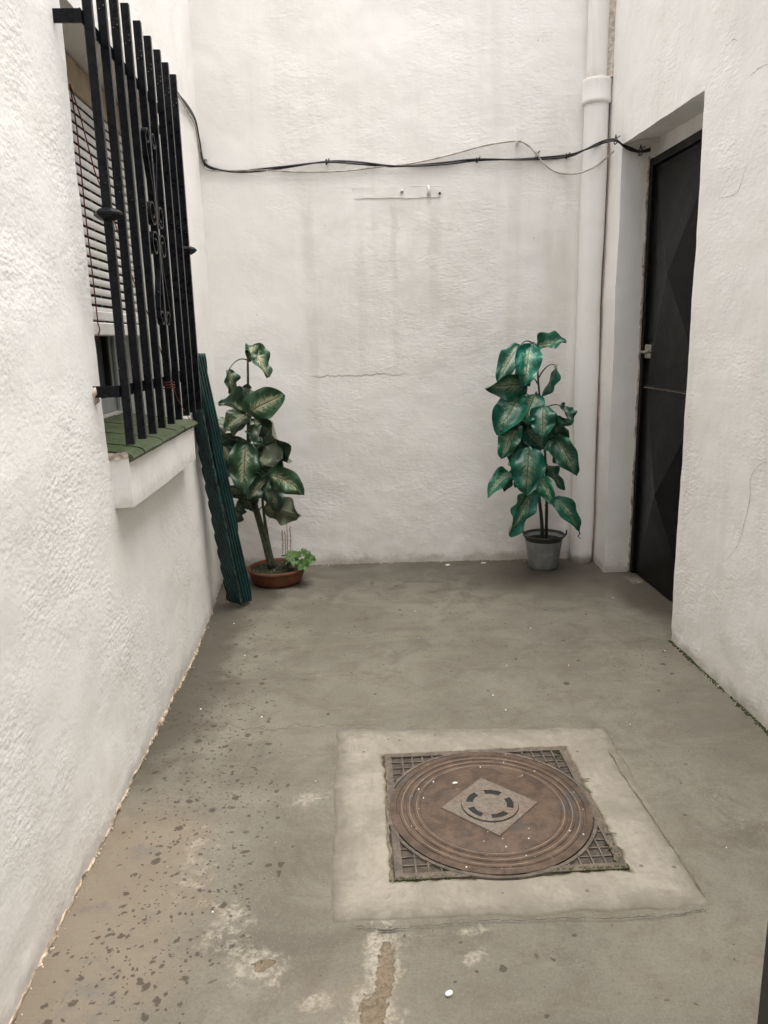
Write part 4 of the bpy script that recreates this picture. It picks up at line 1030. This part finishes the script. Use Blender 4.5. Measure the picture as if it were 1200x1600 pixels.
floor_crack([(952, 1175), (972, 1208), (996, 1243), (1020, 1278), (1048, 1318), (1076, 1358), (1102, 1398)], 0.0018, 0.0085, M['crack_soil'])
floor_crack([(893, 1185), (905, 1210), (922, 1245), (938, 1280), (955, 1318), (962, 1345)], 0.0040, 0.0125, M['crack_soil'])
floor_crack([(604, 1192), (606, 1240), (606, 1290), (609, 1340), (612, 1375)], 0.0035, 0.0125, M['crack_soil'])
floor_crack([(909, 1217), (922, 1217)], 0.0025, 0.0125, M['crack_dark']); floor_crack([(946, 1303), (958, 1302), (964, 1302)], 0.003, 0.0125, M['crack_dark'])

# ------------------------------------------------------------------ plants
def bez(a, b, c, n_): return [a * (1-t)**2 + b * 2*t*(1-t) + c * t*t for t in np.linspace(0, 1, n_)]
def leaf(parent, base, tip, wpx, roll, bow, mat, fold=0.12, twist=0.0, curl=0.0, wave=0.095, side=0.0):
    """base/tip = (px, py, Y); wpx apparent width; roll turns the blade about its midrib; bow bends it towards the viewer/up"""
    B, T = atY(*base), atY(*tip); Ym = (base[2] + tip[2]) / 2; Wd = wpx / F * Ym / max(0.35, abs(math.cos(R(roll)))) * 1.12
    L = np.linalg.norm(T - B); t0 = _n(T - B); vw = _n(CAM - (B + T) / 2)
    S0 = _n(np.cross(t0, vw)); N0 = _n(np.cross(S0, t0))
    if N0 @ vw < 0: N0 = -N0
    ctrl = (B + T) / 2 + N0 * bow * 1.25 * L + np.array([0, 0, 0.5 * abs(bow) * L]) + S0 * side * L
    NT, NS_ = 20, 11; mid = bez(B, ctrl, T, NT); P, UV = [], []
    ph = random.uniform(0, 6); sd0 = random.uniform(0, 90)
    for i, m_ in enumerate(mid):
        t = i / (NT - 1); tg = _n(mid[min(i+1, NT-1)] - mid[max(i-1, 0)])
        Sx = _n(S0 - tg * (S0 @ tg)); Nx = np.cross(Sx, tg)
        if Nx @ N0 < 0: Nx = -Nx
        a = R(roll + twist * (t - 0.5)); Sr = Sx * math.cos(a) + Nx * math.sin(a); Nr = -Sx * math.sin(a) + Nx * math.cos(a)
        if i == 8: fr_ = Nr
        w = (max(t, 0.0) ** 0.52) * (max(0.0, 1 - t) ** 0.72) / 0.43
        for k in range(NS_):
            s = -1 + 2 * k / (NS_ - 1); wd = s * w * Wd / 2
            up = fold * abs(s) ** 1.2 * w * Wd + curl * (s * s) * w * Wd
            up += wave * Wd * abs(s) ** 2 * math.sin(t * 15 + ph + (1.6 if s > 0 else 0))
            cr = perlin(np.array([[t * 3.1 + sd0, s * 1.6, sd0 * 0.37]]))[0] * 0.32 * Wd * (0.3 + abs(s)); P.append(m_ + Sr * wd + Nr * (up + cr)); UV.append((t, (s + 1) / 2))
    mb_ = MB(); mb_.grid(P, NT, NS_, False); o_ = mb_.build('leaf', mat, parent, True)
    # front side must face along Nr
    me = o_.data; me.update(); nn = np.array(me.polygons[NS_ * 8].normal)
    if nn @ fr_ < 0: me.flip_normals()
    ul = me.uv_layers.new(name='leaf')
    for lp in me.loops: ul.data[lp.index].uv = UV[lp.vertex_index]
    return B
def stems(parent, runs, mat, petioles, name='stem'):
    for (pts, r0, r1) in runs:
        P = catmull([atY(*p) for p in pts], 6); n_ = len(P)
        mb_ = MB(); mb_.tube(P, [r0 + (r1 - r0) * i / (n_ - 1) for i in range(n_)], 10); mb_.build(name, mat, parent, True)
    for (a, b) in petioles:
        a, b = atY(*a), np.array(b); c = (a + b) / 2 + np.array([0, 0, 0.35 * np.linalg.norm(b - a) + 0.01])
        mb_ = MB(); mb_.tube(bez(a, c, b, 10), [0.0042 - 0.0018 * i / 9 for i in range(10)], 7); mb_.build('petiole', mat, parent, True)

# left: terracotta bowl
bw = thing('flower_bowl', 'wide low terracotta bowl of mossy soil', 'flower bowl', (-0.458, 4.215, 0))
mb = MB(); mb.lathe([(0.128, 0.0), (0.140, 0.010), (0.153, 0.045), (0.160, 0.070), (0.166, 0.076), (0.167, 0.086), (0.163, 0.091), (0.155, 0.090), (0.151, 0.080), (0.148, 0.060), (0.05, 0.055)], (-0.458, 4.215, 0), 48)
o = mb.build('bowl', M['terra'], bw); smooth_by_angle(o, 45)
mb = MB(); vs = []; n_ = 40
P = [(-0.458, 4.215, 0.088)]
rings = 12
for i in range(1, rings + 1):
    for k in range(n_):
        a = 2*PI*k/n_; r = 0.151 * i / rings; P.append((-0.458 + r*math.cos(a), 4.215 + r*math.sin(a), 0.0))
P = np.array(P); P[:, 2] = 0.080 + fbm(P, 40, 3) * 0.012 - 0.006 * (np.hypot(P[:, 0] + 0.458, P[:, 1] - 4.215) / 0.15) ** 4
fs = [(0, 1 + k, 1 + (k+1) % n_) for k in range(n_)] + [(1+(i-1)*n_+k, 1+i*n_+k, 1+i*n_+(k+1) % n_, 1+(i-1)*n_+(k+1) % n_) for i in range(1, rings) for k in range(n_)]
mb.add(P, fs); mb.build('soil', M['soil'], bw, True)

pl = thing('leafy_plant', 'artificial variegated plant leaning out of the terracotta bowl', 'plant', (-0.478, 4.215, 0.078))
A = M['leafA']
LA = [  # base, tip, width, roll, bow, stem point
    ((391, 541, 4.20), (419, 590, 4.14), 24, 38, 0.16, (388, 562, 4.24), dict(fold=0.25, twist=25)),
    ((397, 541, 4.20), (390, 566, 4.13), 18, -20, 0.25, (388, 565, 4.24), dict(fold=0.3)),
    ((358, 577, 4.18), (363, 618, 4.20), 17, 35, 0.15, (387, 563, 4.24), dict(fold=0.2)),
    ((392, 607, 4.25), (380, 640, 4.20), 26, 20, 0.2, (387, 604, 4.26), {}),
    ((388, 645, 4.12), (445, 617, 4.06), 44, 14, 0.10, (388, 660, 4.20), dict(fold=0.06, wave=0.03)),
    ((389, 649, 4.14), (341, 630, 4.08), 24, -50, 0.22, (388, 665, 4.20), dict(fold=0.3, curl=0.2)),
    ((384, 660, 4.16), (334, 662, 4.15), 24, 130, -0.22, (388, 672, 4.20), dict(fold=0.15)),
    ((366, 690, 4.25), (337, 672, 4.22), 20, 55, 0.2, (388, 692, 4.22), {}),
    ((384, 692, 4.08), (380, 771, 4.02), 46, 6, 0.13, (390, 705, 4.18), dict(fold=0.10)),
    ((346, 692, 4.14), (361, 740, 4.12), 18, 55, 0.15, (386, 700, 4.20), dict(fold=0.2)),
    ((413, 664, 4.12), (455, 722, 4.10), 32, -58, 0.24, (390, 690, 4.20), dict(fold=0.28, twist=-25)),
    ((434, 694, 4.04), (412, 730, 3.98), 28, 150, -0.12, (394, 700, 4.18), dict(fold=0.2)),
    ((419, 743, 4.02), (475, 774, 3.96), 36, -12, 0.20, (392, 735, 4.16), dict(fold=0.12, side=-0.10)),
    ((424, 744, 4.04), (387, 782, 3.98), 28, 10, 0.16, (394, 742, 4.16), dict(fold=0.15)),
    ((420, 744, 4.03), (419, 786, 3.99), 20, 40, 0.12, (394, 746, 4.16), dict(fold=0.2)),
    ((412, 793, 4.26), (470, 806, 4.22), 38, 155, -0.14, (404, 800, 4.22), dict(fold=0.08)),
    ((378, 775, 4.22), (355, 760, 4.20), 18, 30, 0.15, (398, 786, 4.20), {}),
    ((373, 784, 4.20), (369, 816, 4.16), 18, 50, 0.15, (398, 790, 4.20), dict(fold=0.25)),
    ((398, 690, 4.24), (441, 746, 4.24), 40, -20, 0.12, (390, 692, 4.22), {}),
    ((384, 690, 4.27), (350, 716, 4.28), 34, 15, 0.12, (388, 700, 4.22), {}),
    ((392, 655, 4.30), (420, 690, 4.30), 30, 20, 0.12, (388, 670, 4.22), {}),
    ((408, 742, 4.16), (436, 800, 4.14), 30, 30, 0.14, (396, 750, 4.18), {}),
    ((384, 760, 4.24), (395, 800, 4.22), 28, -20, 0.14, (398, 770, 4.2), {}),
    ((386, 650, 4.22), (352, 672, 4.14), 28, -40, 0.2, (388, 664, 4.22), dict(fold=0.2)),
    ((392, 668, 4.18), (430, 706, 4.10), 32, 25, 0.2, (390, 676, 4.2), dict(fold=0.15)),
    ((380, 706, 4.18), (346, 750, 4.12), 26, -20, 0.2, (388, 716, 4.2), dict(fold=0.2)),
    ((404, 726, 4.10), (432, 764, 4.05), 28, 30, 0.2, (395, 736, 4.17), dict(fold=0.2, twist=20)),
]
pets = []
for (b, t_, w_, ro, bo, st, kw) in LA: pets.append((st, leaf(pl, b, t_, w_, ro, bo, A, **kw)))
stems(pl, [([(425, 887, 4.215), (416, 845, 4.215), (404, 805, 4.21), (393, 760, 4.21), (388, 700, 4.22), (388, 640, 4.23), (387, 556, 4.24)], 0.0165, 0.006),
           ([(422, 888, 4.195), (409, 838, 4.19), (396, 795, 4.19), (384, 768, 4.18)], 0.012, 0.004),
           ([(428, 887, 4.225), (420, 850, 4.23), (412, 800, 4.23), (408, 755, 4.20), (402, 735, 4.16)], 0.012, 0.004)], M['stem_light'], pets)

wp = thing('weed_plant', 'small bright green weed with round leaves spilling over the bowl rim', 'plant', (-0.40, 4.19, 0.085))
def round_leaf(c, r, tilt, az, lab='leaf'):
    c = atY(*c); n_ = 22; vs = [np.zeros(3)]
    for rg in (0.55, 1.0):
        for k in range(n_):
            a = 2*PI*k/n_; q = r * rg * (1 + 0.06 * math.cos(9*a) * rg - (0.35 if k == 0 else 0.12 if k in (1, n_-1) else 0)); vs.append(np.array([q*math.cos(a), q*math.sin(a), 0.18*q*rg + 0.08 * r * math.sin(4*a)]))
    Rm = np.array(Matrix.Rotation(az, 3, 'Z') @ Matrix.Rotation(tilt, 3, 'Y')); vs = [Rm @ q + c for q in vs]
    fs = [(0, 1+k, 1+(k+1) % n_) for k in range(n_)] + [(1+k, 1+n_+k, 1+n_+(k+1) % n_, 1+(k+1) % n_) for k in range(n_)]
    mb_ = MB(); mb_.add(vs, fs); mb_.build('leaf', M['weed'], wp, True); return c
rootp = np.array([-0.395, 4.20, 0.085])
for (c, r, ti, az) in (((474, 883, 4.09), 0.037, 1.05, -1.9), ((484, 875, 4.13), 0.034, 1.1, -1.2), ((456, 866, 4.16), 0.033, 0.35, -1.5), ((465, 868, 4.13), 0.030, 0.5, -2.4), ((452, 873, 4.12), 0.028, 0.5, -1.0),
                       ((475, 862, 4.18), 0.022, 0.7, -0.6), ((446, 868, 4.18), 0.026, 0.4, 2.4), ((461, 878, 4.10), 0.026, 0.7, -1.5), ((479, 867, 4.15), 0.028, 0.9, -0.9)):
    cc = round_leaf(c, r, ti, az); mb = MB(); mb.tube(bez(rootp + np.array([random.uniform(-.03,.03), random.uniform(-.02,.02), 0]), (rootp + cc) / 2 + np.array([0, 0, 0.03]), cc, 8), 0.0022, 6); mb.build('petiole', M['weed'], wp, True)
for (px, py) in ((441, 828), (445, 830), (448, 818), (453, 822)):
    a, b = atY(px + 1, 866, 4.22), atY(px, py, 4.24); mb = MB(); mb.tube([a, (a + b) / 2 + np.array([0.003, 0, 0]), b], [0.0022, 0.0018, 0.0012], 5)
    for k in range(16):
        q = a + (b - a) * (0.2 + 0.05 * k); q = q + np.array([random.uniform(-.004, .004), random.uniform(-.004, .004), 0]); mb.tube([q + np.array([0, 0, -.003]), q, q + np.array([0.001, 0, .003])], [0.001, 0.0026, 0.001], 6)
    mb.build('flower_spike', M['spike'], wp)

# right: grey bucket
PX, PY = 1.118, 4.315
pt = thing('plant_pot', 'grey bucket shaped plant pot with a dark rim', 'plant pot', (PX, PY, 0))
mb = MB(); mb.lathe([(0.082, 0.0), (0.085, 0.004), (0.110, 0.178), (0.112, 0.186)], (PX, PY, 0), 44); o = mb.build('bucket', M['pot'], pt); smooth_by_angle(o, 40)
mb = MB(); mb.lathe([(0.1125, 0.183), (0.119, 0.185), (0.123, 0.192), (0.124, 0.198), (0.121, 0.202), (0.116, 0.199), (0.108, 0.165), (0.088, 0.09)], (PX, PY, 0), 44, False); o = mb.build('rim', M['potrim'], pt); smooth_by_angle(o, 40)
mb = MB(); mb.tube([(PX + 0.117, PY - 0.02, 0.185), (PX + 0.128, PY - 0.022, 0.20), (PX + 0.130, PY - 0.022, 0.225)], [0.006, 0.006, 0.004], 8); mb.build('handle_stub', M['potrim'], pt, True)
mb = MB(); P = [(PX, PY, 0.112)] + [(PX + 0.101*math.cos(2*PI*k/30), PY + 0.101*math.sin(2*PI*k/30), 0.110 + 0.003*math.sin(k*2.1)) for k in range(30)]
mb.add(P, [(0, 1+k, 1+(k+1) % 30) for k in range(30)]); mb.build('soil', M['dark'], pt)

pr_ = thing('leafy_plant', 'artificial emerald variegated plant in the grey bucket pot', 'plant', (PX, PY, 0.11))
Bm = M['leafB']
LB = [
    ((838, 540, 4.20), (885, 536, 4.10), 22, 38, 0.12, (843, 555, 4.30), dict(fold=0.2, twist=60, curl=0.1)),
    ((812, 541, 4.16), (777, 598, 4.06), 30, -14, 0.16, (838, 545, 4.28), dict(fold=0.10)),
    ((828, 541, 4.12), (820, 604, 4.04), 37, 8, 0.18, (841, 552, 4.28), dict(fold=0.10)),
    ((867, 570, 4.24), (845, 622, 4.18), 11, 62, 0.10, (842, 590, 4.30), dict(fold=0.2, side=-0.12)),
    ((824, 603, 4.14), (757, 607, 4.06), 36, 25, 0.20, (840, 600, 4.28), dict(fold=0.18, twist=20)),
    ((813, 620, 4.10), (776, 680, 4.02), 44, -10, 0.15, (839, 640, 4.26), dict(fold=0.12)),
    ((836, 617, 4.12), (820, 660, 4.06), 36, 12, 0.14, (841, 630, 4.28), dict(fold=0.12)),
    ((848, 634, 4.06), (848, 686, 4.00), 36, -6, 0.14, (843, 650, 4.26), dict(fold=0.10)),
    ((880, 636, 4.24), (893, 664, 4.18), 15, 55, 0.2, (845, 645, 4.28), dict(fold=0.25)),
    ((868, 656, 4.16), (894, 663, 4.08), 14, -30, 0.2, (846, 665, 4.26), dict(fold=0.2)),
    ((806, 667, 4.06), (784, 717, 4.00), 30, -16, 0.2, (840, 690, 4.24), dict(fold=0.15)),
    ((812, 682, 4.22), (795, 728, 4.20), 20, 50, 0.12, (842, 700, 4.27), dict(fold=0.25)),
    ((820, 668, 4.14), (850, 702, 4.10), 34, 18, 0.14, (845, 690, 4.26), dict(fold=0.1)),
    ((827, 697, 4.00), (822, 773, 3.96), 50, 5, 0.14, (846, 715, 4.24), dict(fold=0.08)),
    ((868, 684, 4.10), (902, 743, 4.02), 32, -18, 0.20, (850, 700, 4.26), dict(fold=0.18)),
    ((888, 672, 4.26), (852, 692, 4.24), 34, 20, 0.14, (852, 690, 4.27), {}),
    ((856, 690, 4.24), (892, 728, 4.20), 30, 35, 0.14, (852, 700, 4.27), {}),
    ((801, 738, 4.12), (762, 778, 4.06), 24, -25, 0.22, (842, 745, 4.24), dict(fold=0.15, side=0.12)),
    ((834, 766, 4.06), (796, 838, 4.02), 24, 42, 0.20, (842, 775, 4.24), dict(fold=0.2, twist=30)),
    ((836, 768, 4.14), (806, 832, 4.12), 22, -55, 0.15, (843, 778, 4.25), dict(fold=0.25)),
    ((864, 778, 4.12), (905, 830, 4.10), 25, 25, 0.20, (852, 790, 4.26), dict(fold=0.2, side=-0.06)),
    ((842, 744, 4.08), (864, 788, 4.02), 24, -15, 0.18, (846, 752, 4.24), dict(fold=0.15)),
    ((856, 727, 4.26), (881, 766, 4.20), 14, 45, 0.22, (850, 728, 4.28), dict(fold=0.2, side=0.10)),
    ((830, 640, 4.24), (800, 690, 4.26), 36, 20, 0.12, (842, 660, 4.28), {}),
    ((800, 735, 4.22), (787, 768, 4.22), 14, 40, 0.15, (842, 740, 4.26), {}),
    ((838, 560, 4.16), (806, 606, 4.10), 30, -20, 0.2, (841, 575, 4.28), dict(fold=0.2, twist=15)),
    ((846, 640, 4.16), (884, 690, 4.10), 30, -30, 0.25, (847, 655, 4.27), dict(fold=0.2)),
    ((832, 660, 4.18), (806, 712, 4.12), 32, 20, 0.2, (842, 672, 4.26), dict(fold=0.15)),
    ((836, 720, 4.12), (806, 762, 4.08), 26, -30, 0.22, (842, 728, 4.25), dict(fold=0.2)),
]
pets = []
for (b, t_, w_, ro, bo, st, kw) in LB: pets.append((st, leaf(pr_, b, t_, w_, ro, bo, Bm, **kw)))
stems(pr_, [([(849, 864, 4.315), (848, 848, 4.31), (846, 810, 4.305), (842, 770, 4.29), (843, 715, 4.27), (846, 660, 4.29)], 0.0135, 0.006),
            ([(853, 864, 4.325), (853.5, 848, 4.323), (854, 800, 4.32), (854, 760, 4.31), (851, 700, 4.30), (844, 630, 4.30), (840, 575, 4.30), (843, 548, 4.29)], 0.0105, 0.0045)], M['stem'], pets)
# long dry tip on the lower right leaf
mb = MB(); mb.tube([atY(*q) for q in ((904, 827, 4.10), (906, 834, 4.10), (903, 838, 4.10), (908, 842, 4.10))], [0.004, 0.004, 0.003, 0.001], 6); mb.build('dry_tip', M['stem'], pr_, True)

# ------------------------------------------------------------------ moss, crumbs, flakes
def flakes(pts, sizes, name, mat, label, zoff=0.001, hgt=0.35):
    mb_ = MB()
    for (p, s) in zip(pts, sizes):
        n_ = random.randint(5, 7); a0 = random.uniform(0, 6); top = []; bot = []
        for k in range(n_):
            a = a0 + 2*PI*k/n_; r = s * random.uniform(0.6, 1.1)
            bot.append((p[0] + r*math.cos(a), p[1] + r*math.sin(a), p[2] - 0.002)); top.append((p[0] + 0.75*r*math.cos(a), p[1] + 0.75*r*math.sin(a), p[2] + s*hgt*random.uniform(0.5, 1.1)))
        mb_.add(bot + top, [tuple(range(n_, 2*n_))] + [(k, (k+1) % n_, n_+(k+1) % n_, n_+k) for k in range(n_)])
    o_ = mb_.build(name, mat); tag(o_, label, 'debris' if 'moss' not in name else 'moss', None, 'stuff'); return o_
pts, sz = [], []
for k in range(1000):
    y = random.uniform(2.0, 3.13); dens = 0.5 + 0.5 * math.sin(y * 9) + 0.3 * math.sin(y * 31)
    if random.random() > 0.25 + 0.6 * dens: continue
    pts.append((xr(y) - abs(random.gauss(0, 0.006)) - 0.001, y, 0.001)); sz.append(random.uniform(0.002, 0.0055))
for k in range(420):
    e = random.choice('RBBL'); 
    if e == 'R': q = (0.672 - abs(random.gauss(0, 0.012)), 1.668 + abs(random.gauss(0, 0.05)))
    elif e == 'B': q = (0.676 - abs(random.gauss(0, 0.11)), 1.670 + abs(random.gauss(0, 0.006)))
    else: q = (0.075 + abs(random.gauss(0, 0.09)), 1.668 + abs(random.gauss(0, 0.004)))
    pts.append((q[0], q[1], 0.008)); sz.append(random.uniform(0.002, 0.006))
for k in range(60): pts.append((0.67 - abs(random.gauss(0, 0.015)), 2.268 - abs(random.gauss(0, 0.03)), 0.007)); sz.append(random.uniform(0.003, 0.006))
flakes(pts, sz, 'moss', M['moss'], 'dark green moss along the right wall foot and the manhole edges', hgt=0.6)
pts, sz = [], []
for k in range(260):
    y = random.uniform(1.15, 3.75); p_ = 0.35 + 0.65 * max(0, math.sin(y * 5.1 + 1) * math.sin(y * 17))
    if random.random() > p_: continue
    pts.append((xl(y) + abs(random.gauss(0, 0.007)) + 0.001, y, 0.001)); sz.append(random.choice([0.0012, 0.0018, 0.0025, 0.003, 0.0045]))
for k in range(120):
    y = random.uniform(1.9, 3.1); pts.append((xr(y) - abs(random.gauss(0, 0.008)), y, 0.002)); sz.append(random.uniform(0.001, 0.003))
for k in range(260):
    x = random.uniform(-0.3, 1.35); pts.append((x, yb(x) - abs(random.gauss(0, 0.012)) - 0.004, 0.001)); sz.append(random.uniform(0.0015, 0.004))
flakes(pts, sz, 'plaster_crumbs', M['crumb'], 'crumbled plaster along the foot of the walls', hgt=0.8)
pts, sz = [], []
for k in range(24):
    pts.append((random.uniform(-0.7, 1.35), random.triangular(1.2, 4.4, 2.2), 0.001)); sz.append(random.choice([0.0015, 0.002, 0.0025, 0.003, 0.004]))
for k in range(22):
    a, r = random.uniform(0, 6.28), 0.28 * math.sqrt(random.random()); pts.append((lc[0] + r*math.cos(a), lc[1] + r*math.sin(a), 0.0135)); sz.append(random.choice([0.0012, 0.0016, 0.0022, 0.003]))
flakes(pts, sz, 'paint_grit', M['chip'], 'tiny white paint flakes scattered over the floor and cover', hgt=0.3)
def chip(p, l, w, az, label):
    mb_ = MB(); n_ = 9; top, bot = [], []
    for k in range(n_):
        a = 2*PI*k/n_; q = random.uniform(0.7, 1.1); x, y = l*q*math.cos(a), w*q*math.sin(a); X, Y = x*math.cos(az) - y*math.sin(az), x*math.sin(az) + y*math.cos(az)
        bot.append((p[0]+X, p[1]+Y, p[2])); top.append((p[0]+X*0.92, p[1]+Y*0.92, p[2]+0.0025 + 0.0015*random.random()))
    mb_.add(bot+top, [tuple(range(n_, 2*n_))] + [(k, (k+1) % n_, n_+(k+1) % n_, n_+k) for k in range(n_)])
    tag(mb_.build('paint_chip', M['chip'], None, False, None, tuple(p)), label, 'paint chip', 'larger white paint chips')
p = on(711, 1224, 2, 0.0135); chip(p, 0.010, 0.005, 0.1, 'white paint chip lying on the rusty manhole cover')
p = on(702, 1553, 2, 0.001); chip(p, 0.009, 0.008, 0.4, 'white paint chip on the floor in front of the manhole')
p = on(700, 883, 2, 0.001); chip(p, 0.016, 0.010, 0.2, 'white paint chip on the floor at the middle of the back wall')
p = on(755, 880, 2, 0.001); chip(p, 0.020, 0.008, 0.1, 'white paint chip on the floor near the grey bucket')
